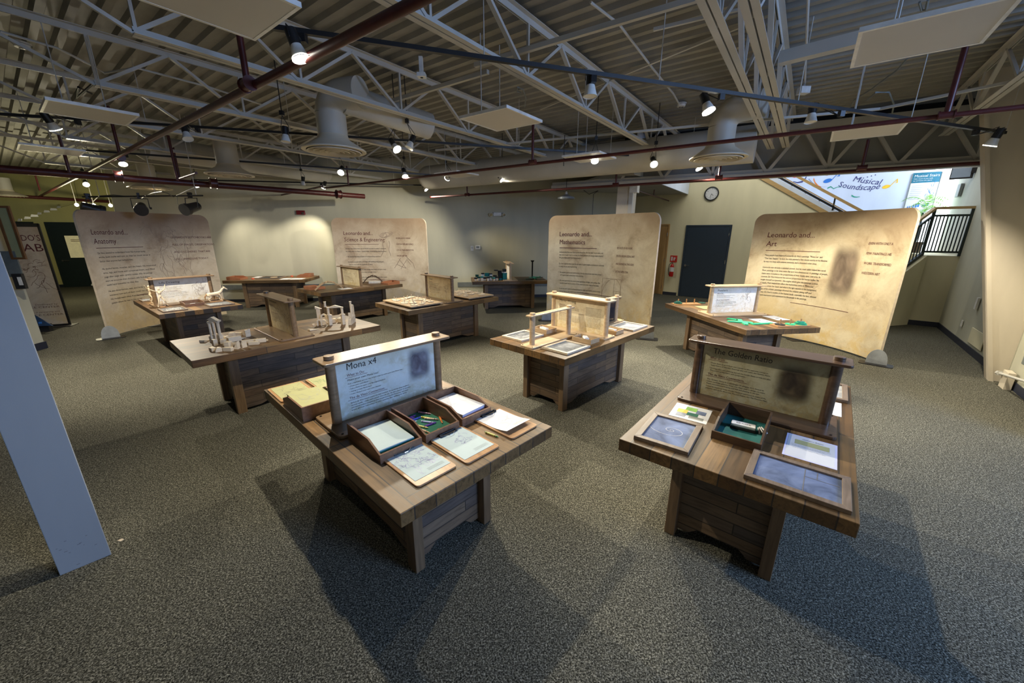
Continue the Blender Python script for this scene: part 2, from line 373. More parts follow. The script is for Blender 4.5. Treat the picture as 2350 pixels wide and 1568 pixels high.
def scribble(cx, cy, w, h, n, seed, curl=1.0):
    rd = random.Random(seed); out = []
    for i in range(n):
        x = cx + rd.uniform(-.4, .4) * w; y = cy + rd.uniform(-.4, .4) * h; a = rd.uniform(0, 6.28); pl = [(x, y)]
        for j in range(9):
            a += rd.uniform(-.6, .9) * curl; x += math.cos(a) * w * .05; y += math.sin(a) * h * .05; pl.append((x, y))
        out.append(pl)
    return out
def spiral(cx, cy, r0, turns, n=70, k=.19, a0=0):
    return [[(cx + r0 * math.exp(-k * t) * math.cos(t + a0), cy + r0 * math.exp(-k * t) * math.sin(t + a0)) for t in [turns * 2 * math.pi * i / n for i in range(n + 1)]]]
exec_later = []

# ================================================================== THE SETTING
EU = Vector((.6, .8, 0)); EN = Vector((.8, -.6, 0))
def SN(s, n, z): v = EU * s + EN * n; return Vector((v.x, v.y, z))
struct('floor', MB().box(-21, 10, -4, 18, -.1, 0), 'carpet', 'speckled grey brown loop carpet')

def wallseg(p, q, z0, z1, th=.12, side=1):
    """wall whose room face runs p-q; body on the left of p->q when side=1"""
    p = Vector((p[0], p[1], 0)); q = Vector((q[0], q[1], 0)); d = (q - p).normalized(); n = Vector((-d.y, d.x, 0)) * th * side
    return MB().prism([(p.x, p.y), (q.x, q.y), (q.x + n.x, q.y + n.y), (p.x + n.x, p.y + n.y)] if side == 1 else [(q.x, q.y), (p.x, p.y), (p.x + n.x, p.y + n.y), (q.x + n.x, q.y + n.y)], z0, z1)
BA = Vector((-8.23, 10.91, 0)); BD = Vector((8.99, 1.18, 0)).normalized(); BN = Vector((BD.y, -BD.x, 0))   # back wall: point, direction, normal to room
def BW(s, out=0, z=0): v = BA + BD * s + BN * out; return Vector((v.x, v.y, z))
b0, b1 = BW(-2.31), BW(12.0)
wb = wallseg(b0, b1, 0, 4.25)
wb.cyl((*(b0 + Vector((-.0, .06, 0))).xy, 0), (*(b0 + Vector((0, .06, 0))).xy, 4.2), .06, 20)
struct('wall_back', wb, 'cream_wall_paint', 'long cream painted back wall')
def strip(s0, s1, z0, z1, th): 
    return MB().prism([tuple(BW(s0, 0).xy), tuple(BW(s0, th).xy), tuple(BW(s1, th).xy), tuple(BW(s1, 0).xy)], z0, z1)
struct('baseboard_back', strip(-2.31, 12.0, 0, .085, .012), 'navy_baseboard')
struct('trim_1', strip(-2.2, 3.4, .36, .50, .02), 'chair_rail_paint', 'grey blue chair rail, left length')
struct('trim_2', strip(6.6, 11.8, .36, .50, .02), 'chair_rail_paint', 'grey blue chair rail, right length')
rc = SW(-2.7, 0)
struct('wall_recess', wallseg((b1.x, b1.y), (rc.x, rc.y), 0, 4.25), 'cream_wall_paint')
struct('wall_green', wallseg((-19.5, 12.73), (-9.2, 16.75), 0, 4.4), 'yellow_green_wall_paint', 'yellow green wall of the further room')
struct('baseboard_green', wallseg((-19.5, 12.715), (-9.2, 16.735), 0, .1, .015, -1), 'navy_baseboard')
struct('wall_left', wallseg((-19.5, -2.4), (-19.5, 12.8), 0, 4.4), 'yellow_green_wall_paint')
struct('wall_rear', MB().box(-19.5, 2.2, -2.6, -2.4, 0, 4.4), 'cream_wall_paint')
# partition beside the near column
struct('wall_partition', MB().prism([(-8.06, 6.12), (-8.10, 6.31), (-11.2, 5.6), (-11.2, 5.35)], 0, 2.72), 'cream_wall_paint', 'end of a white partition wall')
struct('baseboard_partition', MB().prism([(-8.035, 6.105), (-8.075, 6.325), (-8.10, 6.31), (-8.06, 6.12)], 0, .12).prism([(-8.04, 6.105), (-8.06, 6.12), (-11.2, 5.35), (-11.2, 5.33)], 0, .12), 'navy_baseboard')

# wall with the blue door, cut off along the stair
def az(poly, b0_, b1_):
    """polygon in (a, z) extruded between two b values"""
    mb = MB(); n = len(poly); vs = [SW(a, b0_, z) for a, z in poly] + [SW(a, b1_, z) for a, z in poly]
    return mb.add(vs, [tuple(range(n)), tuple(range(2 * n - 1, n - 1, -1))] + [(i, n + i, n + (i + 1) % n, (i + 1) % n) for i in range(n)])
def zs(a): return 3.578 - .63 * (a - 1.56)
struct('wall_right', az([(-2.8, 0), (4.85, 0), (4.85, zs(4.85)), (.42, zs(.42)), (-2.8, zs(.42))], 0, .12), 'warm_cream_paint', 'cream wall with the blue door, cut by the stair')
struct('baseboard_right', az([(-.5, 0), (-.06, 0), (-.06, .1), (-.5, .1)], -.012, 0), 'navy_baseboard')
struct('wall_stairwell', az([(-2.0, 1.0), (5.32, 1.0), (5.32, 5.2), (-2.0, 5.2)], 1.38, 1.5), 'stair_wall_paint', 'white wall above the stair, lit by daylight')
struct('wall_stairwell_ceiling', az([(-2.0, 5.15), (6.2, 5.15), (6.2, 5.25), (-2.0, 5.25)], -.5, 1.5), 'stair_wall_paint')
struct('window_1', az([(5.32, 1.2), (5.95, 1.2), (5.95, 4.8), (5.32, 4.8)], 1.42, 1.44), 'window_sky', 'tall bright window beside the stair landing')
# right hand wall running towards the camera
def bz(b0_, b1_, z0, z1, a0=5.75, th=.12):
    return MB().prism([tuple(SW(a0, b0_).xy), tuple(SW(a0, b1_).xy), tuple(SW(a0 + th, b1_).xy), tuple(SW(a0 + th, b0_).xy)], z0, z1)
struct('wall_right_side', bz(1.5, -7.6, 0, 4.3), 'cream_wall_paint', 'long cream side wall by the steel pier')
struct('baseboard_right_side', bz(-.97, -7.6, 0, .11, 5.738, .012), 'navy_baseboard')
# landing block and the panels below it
lb = MB().prism([tuple(SW(a, b).xy) for a, b in ((5.19, -.97), (5.75, -.97), (5.75, 1.38), (4.85, 1.38), (4.85, .12), (5.19, .0))], 0, 1.53)
struct('wall_landing_base', lb, 'warm_cream_paint', 'cream panelled base of the stair landing')
q0, q1 = SW(5.19, -.97), SW(5.19 - .96, -.97 - 1.28)
fw = MB(); nn = Vector((.8 * SA.x - .6 * SB.x, .8 * SA.y - .6 * SB.y, 0)) * .1
fv = [Vector((q0.x, q0.y, 0)), Vector((q1.x, q1.y, 0)), Vector((q1.x, q1.y, .50)), Vector((q0.x, q0.y, 1.53))]
fw.add(fv + [v + nn for v in fv], [(3, 2, 1, 0), (4, 5, 6, 7), (0, 1, 5, 4), (1, 2, 6, 5), (2, 3, 7, 6), (3, 0, 4, 7)])
struct('wall_stair_side', fw, 'warm_cream_paint')
bb = MB().prism([tuple(SW(a, b).xy) for a, b in ((5.19, -.97), (5.19, -.985), (5.74, -.985), (5.74, -.97))], 0, .11)
dd = (q1 - q0).normalized(); nb = Vector((dd.y, -dd.x, 0)) * .015
if nb.dot(q0) > 0: nb = -nb
bb.prism([tuple(q0.xy), tuple((q0 + nb).xy), tuple((q1 + nb).xy), tuple(q1.xy)], 0, .11)
struct('baseboard_landing', bb, 'navy_baseboard')

# upper floor slab seen above the recess
c0 = SW(-.1, -.02); c1 = P(1455, 398, 3.16); c2 = BW(9.0, -.1)
slab = [tuple(c0.xy), tuple(SW(-2.8, -.02).xy), tuple(BW(12.0, .02).xy), tuple(BW(9.6, .02).xy), (1.9, 9.3), (c1.x, c1.y)]
struct('ceiling_upper_floor', MB().prism(slab[::-1], 3.16, 3.2), 'slab_paint', 'underside of the upper floor')
fd = Vector((c0.x - c1.x, c0.y - c1.y, 0)).normalized(); fn = Vector((fd.y, -fd.x, 0)) * .04
struct('trim_3', MB().prism([(c1.x, c1.y), (c1.x + fn.x, c1.y + fn.y), (c0.x + fn.x, c0.y + fn.y), (c0.x, c0.y)], 3.14, 4.3), 'stair_wall_paint', 'white fascia of the upper floor edge')

# pier on the right: tapered steel column boxed against the side wall
def pier():
    w = .20; mb = MB(); up = 3.95; lean = .236
    f0 = SW(5.60, -4.98); f1 = SW(5.60 - lean * up, -4.98)
    b_ = [(0, 0), (0, -w)]
    vs = []
    for z, aa in ((0, 5.60), (up, 5.60 - lean * up)):
        for a_, bbb in ((aa, -4.98 + .0), (aa, -4.98 - w), (aa + .045, -4.98 - w), (aa + .045, -4.98)):
            vs.append(SW(a_, bbb, z))
    mb.add(vs, [(3, 2, 1, 0), (4, 5, 6, 7), (0, 1, 5, 4), (1, 2, 6, 5), (2, 3, 7, 6), (3, 0, 4, 7)])
    web = MB(); vs = []
    for z, aa in ((0, 5.64), (up, 5.64 - lean * up)):
        for a_, bbb in ((aa, -5.03), (aa, -5.13), (5.75, -5.13), (5.75, -5.03)): vs.append(SW(a_, bbb, z))
    web.add(vs, [(3, 2, 1, 0), (4, 5, 6, 7), (0, 1, 5, 4), (1, 2, 6, 5), (2, 3, 7, 6), (3, 0, 4, 7)])
    t = thing('steel_column', 'cream tapered steel column leaning out from the right side wall', 'column', SW(5.6, -5.08), kind='structure')
    inv = Matrix.Translation(-t.location)
    for m, nme in ((mb, 'flange'), (web, 'web')):
        m.v = [tuple(inv @ Vector(v)) for v in m.v]; ob(nme, m, 'pier_paint', t)
pier()
# near column on the left: H section
def near_column():
    r0 = Vector((-2.50, 1.92, 0)); l0 = Vector((-2.645, 1.765, 0)); lean = Vector((-.042, .02, 0))
    d = (r0 - l0).normalized(); n = Vector((-d.y, d.x, 0)); H = 4.0
    t = thing('steel_column', 'white steel column close to the camera, scuffed at its foot', 'column', (l0 + r0) / 2, kind='structure')
    def slabm(p, q, th, off):
        mb = MB(); vs = []
        for z in (0, H):
            for pp in (p + n * off, q + n * off, q + n * (off + th), p + n * (off + th)):
                v = pp + lean * z - t.location; vs.append((v.x, v.y, z))
        return mb.add(vs, [(3, 2, 1, 0), (4, 5, 6, 7), (0, 1, 5, 4), (1, 2, 6, 5), (2, 3, 7, 6), (3, 0, 4, 7)])
    ob('flange', slabm(l0, r0, .012, 0), 'column_paint', t, bevel=.003)
    ob('flange', slabm(l0, r0 - d * .03, .012, .12), 'column_paint', t)
    m = (l0 + r0) / 2
    ob('web', slabm(m - d * .006, m + d * .006, .11, .011), 'column_paint', t)
    mb = MB(); rd = random.Random(3)
    for k in range(11):
        s_ = rd.uniform(.02, .19); z = rd.uniform(.02, .20); w = rd.uniform(.003, .016)
        p = l0 + d * s_ - n * .0006 + lean * z - t.location
        q = p + d * w; mb.add([(p.x, p.y, z), (q.x, q.y, z), (q.x, q.y, z + .0025), (p.x, p.y, z + .0025)], [(0, 1, 2, 3)])
    ob('scuff_mark', mb, 'ink_grey', t, 'small dark scuffs')
near_column()
# far column behind the banner
t = thing('steel_column', 'tan painted column rising behind the tall banner on mathematics', 'column', (2.62, 9.3, 0), R(-32), kind='structure')
ob('shaft', MB().box(-.17, .17, -.17, .17, 0, 3.2), 'pier_paint', t); ob('corner_guard', MB().box(.10, .19, -.19, -.12, 0, 2.86), 'steel_white_paint', t)
ob('cap_block', MB().box(.11, .28, -.21, -.02, 2.84, 3.02), 'white_enamel', t, 'white block')

# ------------------------------------------------------------------ deck, joists
def s_lim(n): return (46.37 + .72 * n) / 5.21
def deck():
    mb = MB(); pitch = .19; z0 = 3.95; s = -3.0
    prof = [(0, z0 + .045), (.085, z0 + .045), (.105, z0), (.17, z0)]
    rows = []
    while s < 13.5:
        for ds, z in prof: rows.append((s + ds, z))
        s += pitch
    k = 0; prev = None
    for sv, z in rows:
        n0 = -24; n1 = 7.5
        if sv > 8.3: n1 = min(7.5, (5.21 * sv - 46.37) / .72) if False else (7.5 if sv < 8.9 else -3.0)
        cur = (SN(sv, n0, z), SN(sv, n1, z))
        if prev is not None:
            if (prev[1] - cur[1]).length > 5: 
                pm = (prev[0], SN(sv - .02, -3.0, z)); 
                mb.add([pm[0], pm[1], cur[1], cur[0]], [(0, 1, 2, 3)])
            else: mb.add([prev[0], prev[1], cur[1], cur[0]], [(0, 1, 2, 3)])
        prev = cur
    return mb
struct('ceiling', deck(), 'deck_paint', 'corrugated steel roof deck')
struct('ceiling_roof', MB().box(-21, 10, -4, 18, 5.4, 5.5), 'fascia_paint')

def joist(n, s0, s1, t0, t1, label, zb=3.40, zt=3.90, simple=False):
    t = thing('roof_joist', label, 'roof joist', SN(s0, n, zb), math.atan2(.8, .6), 'open web roof joists', kind='structure')
    Lb = s1 - s0
    for nme, x0, x1, z, up in (('top_chord', t0 - s0, t1 - s0, zt - zb, 1), ('bottom_chord', 0, Lb, 0, -1)):
        mb = MB()
        for sy in (-1, 1):
            mb.box(x0, x1, sy * .006, sy * .056, z, z + .006 * up) if sy > 0 else mb.box(x0, x1, -.056, -.006, z, z + .006 * up)
            y = sy * .009; mb.box(x0, x1, y - .003, y + .003, z - .05 * up, z) if up > 0 else mb.box(x0, x1, y - .003, y + .003, z, z + .05)
        ob(nme, mb, 'steel_white_paint', t)
    step = 1.22; k = int(Lb / step); step = Lb / max(1, k); w = .028
    diag = MB().bar((0, 0, .01), (step / 2, 0, zt - zb - .03), w, w, (0, 1, 0)).mesh('web_strut')
    diag2 = MB().bar((step / 2, 0, zt - zb - .03), (step, 0, .01), w, w * 1.5, (0, 1, 0)).mesh('web_strut')
    post = MB().bar((0, 0, .01), (0, 0, zt - zb - .01), .022, .022).mesh('web_post')
    for m in (diag, diag2, post): m.materials.append(MATS['steel_white_paint'])
    for i in range(k):
        ob('web_strut', diag, 'steel_white_paint', t, loc=(i * step, 0, 0)); ob('web_strut', diag2, 'steel_white_paint', t, loc=(i * step, 0, 0))
        ob('web_post', post, 'steel_white_paint', t, loc=(i * step + .02, 0, 0))
    e = MB().bar((0, 0, .01), (-1.0, 0, zt - zb - .03), w, w, (0, 1, 0)); ob('web_strut', e, 'steel_white_paint', t)
    if t1 - s1 > .3: ob('web_strut', MB().bar((Lb, 0, .01), (t1 - s0 - .05, 0, zt - zb - .03), w, w, (0, 1, 0)), 'steel_white_paint', t)
def jl(a): return 'white open web steel roof joist ' + a
joist(-.56, 1.0, 8.60, -.8, 8.85, jl('ending over the right hand ceiling diffuser'))
joist(-.78, 1.0, 8.60, -.8, 8.85, jl('doubled beside the one over the right diffuser'))
joist(-2.45, 1.0, 8.45, -.8, 8.8, jl('crossing over the small square ceiling panel'))
joist(-4.38, 1.0, 8.4, -.8, 9.0, jl('running above the large central diffuser'))
joist(-6.14, 1.0, 9.0, -.8, 9.6, jl('beginning above the left diffuser duct'))
joist(-7.95, 1.0, 9.2, -.8, 10.0, jl('fourth in from the far left corner'))
joist(-9.85, 1.1, 8.5, -.8, 11, jl('third in from the far left corner'))
joist(-11.8, 1.1, 9.5, -.8, 11.5, jl('second in from the far left corner'))
joist(-13.7, 1.1, 9.8, -.8, 12, jl('deepest in the far left corner'))
joist(1.38, 1.0, 9.0, -.8, 9.0, jl('rising over the side wall at the far right'))

# girder over the stair opening
GR, GL = Vector((7.15, 6.30, 0)), Vector((2.35, 8.95, 0)); gd = (GR - GL).normalized(); gl = (GR - GL).length
def girder():
    t = thing('truss_girder', 'deep grey painted truss girder spanning above the stair opening', 'truss', (GL.x, GL.y, 3.02), math.atan2(gd.y, gd.x), kind='structure')
    ob('bottom_chord', MB().box(-1.6, gl, -.07, .07, -.06, .03).box(-1.6, gl, -.012, .012, .03, .10), 'steel_white_paint', t)
    ob('top_chord', MB().box(-1.6, gl, -.09, .09, .70, .80), 'steel_white_paint', t)
    xs = [0, .9, 1.8, 2.7, 3.6, 4.5, 5.4]
    for i, (a, b) in enumerate(zip(xs, xs[1:])):
        m_ = (a + b) / 2
        ob('web_strut', MB().bar((a, 0, .03), (m_, 0, .72), .05, .05, (0, 1, 0)), 'steel_white_paint', t); ob('web_strut', MB().bar((m_, 0, .72), (b, 0, .03), .05, .05, (0, 1, 0)), 'steel_white_paint', t)
        if i % 2: ob('web_post', MB().bar((b, 0, .03), (b, 0, .72), .05, .05), 'steel_white_paint', t)
girder()
gn = Vector((-gd.y, gd.x, 0))
g0, g1 = GL + gn * .16, GR + gn * .16 + gd * .1
struct('wall_fascia', wallseg((g0.x, g0.y), (g1.x, g1.y), 3.0, 4.3), 'fascia_paint', 'grey panel behind the truss girder')
struct('gap_shade', MB().prism([((g0 - gn * .01).x, (g0 - gn * .01).y), ((g1 - gn * .01).x, (g1 - gn * .01).y), (g1.x, g1.y), (g0.x, g0.y)], 3.74, 3.95), 'black_plastic', 'black strip painted as the shade of the gap above the fascia panel')  # added black strip; its colour stands in for the shade in the gap
# purlins and cross bracing
def brace(a, b, label, r=.017, name='bridging_bar', m='steel_white_paint', kind='structure', cat='brace', grp='thin bridging bars across the joists'):
    mb = MB().bar(a, b, r * 2, r * 2); o = ob(name, mb, m); setp(o, label, cat, grp, kind)
for k, (pa, pb, z, lab) in enumerate([((1090, 150), (1640, -15), 3.62, 'bridging bar across the joists, upper centre'), ((775, 270), (1120, 165), 3.60, 'bridging bar across the joists above the central duct'),
      ((1000, 345), (2020, 250), 3.42, 'long thin bridging bar above the red pipe'), ((2020, 250), (2349, 182), 3.42, 'long thin bridging bar at the far right'),
      ((1240, 250), (1700, 60), 3.9, 'conduit like bridging bar under the deck'), ((1700, 20), (1500, 68), 3.85, 'short bridging bar near the top edge')]):
    brace(P(*pa, z), P(*pb, z), lab, .02 if k < 2 else .014)
brace(P(1790, 135, 3.55), P(2110, 55, 3.55), 'wide flat beam behind the big right ceiling panel', .05, 'cross_beam', cat='beam', grp=None)

# ================================================================== CEILING EQUIPMENT
# sprinkler pipes
def pipe(name, pts, r, label, mat='red_pipe_paint', drops=(), cat='pipe', grp=None, fit=()):
    o = thing(name, label, cat, pts[0], 0, grp); inv = -Vector(pts[0])
    ob('main_run', MB().tube([Vector(p) + inv for p in pts], r, 14), mat, o, smooth=True)
    for a, b, rr in drops: ob('riser', MB().cyl(Vector(a) + inv, Vector(b) + inv, rr, 12), mat, o, smooth=True)
    for c, d in fit:
        d = Vector(d).normalized(); c = Vector(c) + inv
        ob('coupling', MB().cyl(c - d * .045, c + d * .045, r * 1.45, 14).cyl(c - d * .055, c - d * .045, r * 1.75, 14).cyl(c + d * .045, c + d * .055, r * 1.75, 14), mat, o, smooth=True)
    return o
def up(p, z): return Vector((p.x, p.y, z))
A0, A1 = P(1060, -50, 3.08), P(50, 472, 3.08)
dA = (A1 - A0)
def on(a, b, t): return a + (b - a) * t
f1 = P(568, 194, 3.08); f2 = P(277, 362, 3.08)
pipe('sprinkler_pipe', [A0, A1], .031, 'dark red sprinkler pipe crossing from the top centre down to the left',
     drops=[(f1, up(f1, 3.80), .024), (f2, up(f2, 3.80), .022), (P(92, 438, 3.08), up(P(92, 438, 3.08), 3.6), .02)], fit=[(f1, dA), (f2, dA)])
B0, B1 = P(745, 432, 3.0), P(2420, 237, 3.0)
e1, e2, e3 = P(1222, 372, 3.0), P(2172, 264, 3.0), P(800, 425, 3.0)
pipe('sprinkler_pipe', [B0, B1], .022, 'long dark red sprinkler pipe passing in front of the right ceiling diffuser',
     drops=[(e1, up(e1, 3.6), .02), (e2, up(e2, 3.8), .024), (e3, up(e3, 3.4), .018)], fit=[(e1, B1 - B0), (e2, B1 - B0)])
C0, C1 = P(987, 453, 2.88), P(2420, 364, 2.88)
cf = [P(1072, 447, 2.88), P(1413, 424, 2.88), P(1650, 407, 2.88), P(1978, 385, 2.88)]
pipe('sprinkler_pipe', [C0, C1], .024, 'long dark red sprinkler pipe running below the round duct and girder',
     drops=[(q, up(q, 3.25), .02) for q in cf], fit=[(q, C1 - C0) for q in cf])
D0, D1 = P(-60, 383, 2.86), P(836, 451, 2.86)
df = [P(272, 405, 2.86), P(490, 421, 2.86), P(777, 446, 2.86)]
pipe('sprinkler_pipe', [D0, D1], .058, 'thickest dark red sprinkler main, ending short of the back wall banner',
     drops=[(P(160, 396, 2.86), up(P(160, 396, 2.86), 3.4), .022), (P(408, 414, 2.86), up(P(408, 414, 2.86), 3.6), .022)], fit=[(q, D1 - D0) for q in df])
E0, E1 = P(375, 422, 2.95), P(450, 397, 2.95)
pipe('sprinkler_pipe', [E0, E1], .022, 'short red branch pipe above the black stage lights', drops=[(P(412, 409, 2.95), up(P(412, 409, 2.95), 3.5), .02)])
E0, E1 = P(640, 449, 2.95), P(740, 428, 2.95)
pipe('sprinkler_pipe', [E0, E1], .02, 'short red branch pipe near the red end of the sprinkler main', drops=[(P(645, 448, 2.95), up(P(645, 448, 2.95), 3.5), .016)])
s0_, s1_, s2_ = SW(-.4, -2.7, 2.98), SW(-.35, -.25, 2.98), SW(-2.0, -.25, 2.98)
s0_ = P(1445, 432, 2.98); s1_ = P(1541, 463, 2.98); s2_ = P(1399, 466, 2.98)
pipe('sprinkler_pipe', [up(s0_, 3.15), s0_, s1_, s2_], .018, 'thin red sprinkler loop under the upper floor', drops=[(P(1500, 451, 2.98), up(P(1500, 451, 2.98), 3.16), .013), (s1_, up(s1_, 3.16), .013)])
pipe('sprinkler_pipe', [P(-40, 446, 3.0), P(252, 463, 3.0)], .05, 'dull red pipe in the further yellow green room')

PN = [CAM + (FWD * F_PX + RT * (40 + k * 15 - 1175) + UP * (784 - (508 - k * 5))) * (.0125 + .0004 * k) for k in range(7)]
setp(ob('hanging_line', MB().tube([PN[0] + Vector((-.6, 0, -.1))] + PN + [PN[-1] + Vector((.5, .3, .2)), PN[-1] + Vector((.55, .3, 1.3))], .005, 6), 'black_plastic'), 'thin line carrying the white paper sheets', 'line')
# round duct along the back
d0 = P(985, 408, 3.28); d1 = P(1735, 330, 3.28); dd_ = (d1 - d0).normalized()
t = thing('round_duct', 'large cream round air duct above the girder line', 'duct', d0); inv = -d0
mb = MB(); mb.cyl(Vector((0, 0, 0)), d1 + inv, .27, 32); ob('duct_run', mb, 'duct_paint', t, smooth=True)
mb = MB(); mb.ball((0, 0, 0), .27, n=24); ob('end_cap', mb, 'duct_paint', t, smooth=True)
q = d0 + dd_ * 1.7 + inv; ob('strap', MB().cyl(q - dd_ * .03, q + dd_ * .03, .274, 32), 'duct_paint', t, smooth=True)
t = thing('round_duct', 'cream round duct branching off the central diffuser', 'duct', P(790, 225, 3.55)); inv = -t.location
ob('duct_run', MB().cyl((0, 0, 0), P(985, 290, 3.42) + inv, .17, 28), 'duct_paint', t, smooth=True)
t = thing('round_duct', 'silvery round duct hidden among the joists at the left', 'duct', P(330, 335, 3.5)); inv = -t.location
ob('duct_run', MB().cyl((0, 0, 0), P(800, 410, 3.5) + inv, .22, 28), 'duct_paint', t, smooth=True)

def diffuser(c, r, label, ztop=3.6, bend=None, neck=.5):
    t = thing('ceiling_diffuser', label, 'ceiling diffuser', c, 0, None)
    h = ztop - c.z
    ob('collar_duct', MB().lathe([(r * neck, .13), (r * neck, h)], 36), 'duct_paint', t, smooth=True)
    ob('flange_cone', MB().lathe([(r * neck, .17), (r * neck * 1.12, .12), (r * .93, .02), (r, .0), (r, -.012), (r * .94, -.018), (r * .86, -.012)], 48), 'diffuser_paint', t, smooth=True)
    for k, (a, b) in enumerate([(.84, .70), (.66, .53), (.48, .36), (.31, .20), (.15, .02)]):
        ob('cone_ring', MB().lathe([(r * a, -.022 + .0), (r * (a - .02), -.03), (r * b, .035), (r * (b + .02), .042), (r * a, -.022)], 44), 'diffuser_paint', t, smooth=True)
    ob('throat', MB().lathe([(r * .88, .012), (r * .5, .075), (.001, .08)], 36), 'black_plastic', t)
    if bend:
        mb = MB(); pts = []
        for i in range(9):
            a = math.pi / 2 * i / 8; pts.append(Vector((0, 0, h)) + Vector(bend).normalized() * (1 - math.cos(a)) * .22 + Vector((0, 0, math.sin(a) * .20)))
        pts.append(pts[-1] + Vector(bend).normalized() * .25); ob('elbow', mb.tube(pts, r * neck * 1.0, 28), 'duct_paint', t, smooth=True)
    return t
diffuser(P(768, 345, 2.97), .385, 'largest round ceiling diffuser hanging over the middle of the room', 3.38, (EN * .8 + EU * .3), .46)
diffuser(P(528, 401, 2.97), .385, 'round ceiling diffuser left of the largest one', 3.55, None, .46)
diffuser(P(1648, 362, 2.98), .37, 'round ceiling diffuser with an elbow at the right', 3.36, (EN * 1.0 - EU * .2), .47)
diffuser(P(345, 432, 2.98), .42, 'shallow ceiling diffuser partly behind the red main, above the stage lights', 3.5, None, .4)
diffuser(P(15, 449, 3.0), .42, 'round ceiling diffuser at the far left edge', 3.5, None, .4)

# flat square panels hung under the joists
def panel(pix, label, size=.62, z=3.08, grp='square white ceiling panels'):
    pts = [P(*q, z) for q in pix]; c = sum(pts, Vector()) / len(pts)
    t = thing('ceiling_panel', label, 'ceiling panel', c, R(53.1), grp)
    h = size / 2
    ob('panel_face', MB().box(-h + .02, h - .02, -h + .02, h - .02, -.004, .01), 'ceiling_panel_white', t)
    ob('panel_frame', MB().box(-h, h, -h, -h + .02, -.006, .02).box(-h, h, h - .02, h, -.006, .02).box(-h, -h + .02, -h + .02, h - .02, -.006, .02).box(h - .02, h, -h + .02, h - .02, -.006, .02), 'white_enamel', t)
    ob('hanger_channel', MB().box(-.20, .20, .12, .16, .02, .05), 'chrome', t)
    for x in (-.15, .15): ob('hanger_rod', MB().cyl((x, .14, .05), (x, .14, .75), .005, 6), 'steel_white_paint', t)
    return t
panel([(92, 257), (110, 226), (320, 263), (285, 290)], 'square white ceiling panel over the left spotlight')
panel([(32, 345), (45, 328), (198, 346), (185, 359)], 'square white ceiling panel furthest to the left')
panel([(1055, 272), (1160, 247), (1240, 281), (1145, 299)], 'square pale ceiling panel in the centre of the ceiling')
panel([(1952, 153), (1983, 65), (2349, -5), (2245, 98)], 'big looking square ceiling panel at the upper right')
panel([(1905, 322), (1912, 302), (2082, 282), (2060, 308)], 'square ceiling panel behind the red pipe, right of the diffuser')
panel([(1265, 357), (1350, 350), (1435, 366), (1355, 374)], 'square ceiling panel beside the round duct')
panel([(990, 398), (1045, 392), (1103, 405), (1050, 408)], 'small looking square ceiling panel over the banner on science', z=3.06)
panel([(700, -25), (530, 92), (290, -15), (420, -90)], 'large looking square ceiling panel cut by the top edge of the photo', z=3.12)

# light tracks and their lamps
TRACKS = []
def track(a, b, label):
    TRACKS.append((a.copy(), b.copy()))
    t = thing('light_track', label, 'light track', a); d = b - a
    ob('rail', MB().bar((0, 0, 0), d, .035, .03), 'black_metal', t)
    n = max(2, int(d.length / 1.4))
    for i in range(n + 1):
        q = d * (i / n); ob('suspension_rod', MB().cyl(q + Vector((0, 0, .01)), q + Vector((0, 0, 3.95 - a.z)), .004, 6), 'steel_white_paint', t)
    return t
TZ = 3.26
track(P(592, 58, TZ), P(2306, 305, 3.08), 'black light track crossing the whole upper right ceiling')
track(P(-60, 258, TZ), P(1585, 366, TZ), 'black light track behind the largest diffuser')
track(P(190, 345, TZ), P(1120, 411, TZ), 'black light track over the tables in the middle distance')
track(P(440, 413, TZ - .1), P(1045, 427, TZ - .1), 'short looking black light track nearest the back wall')

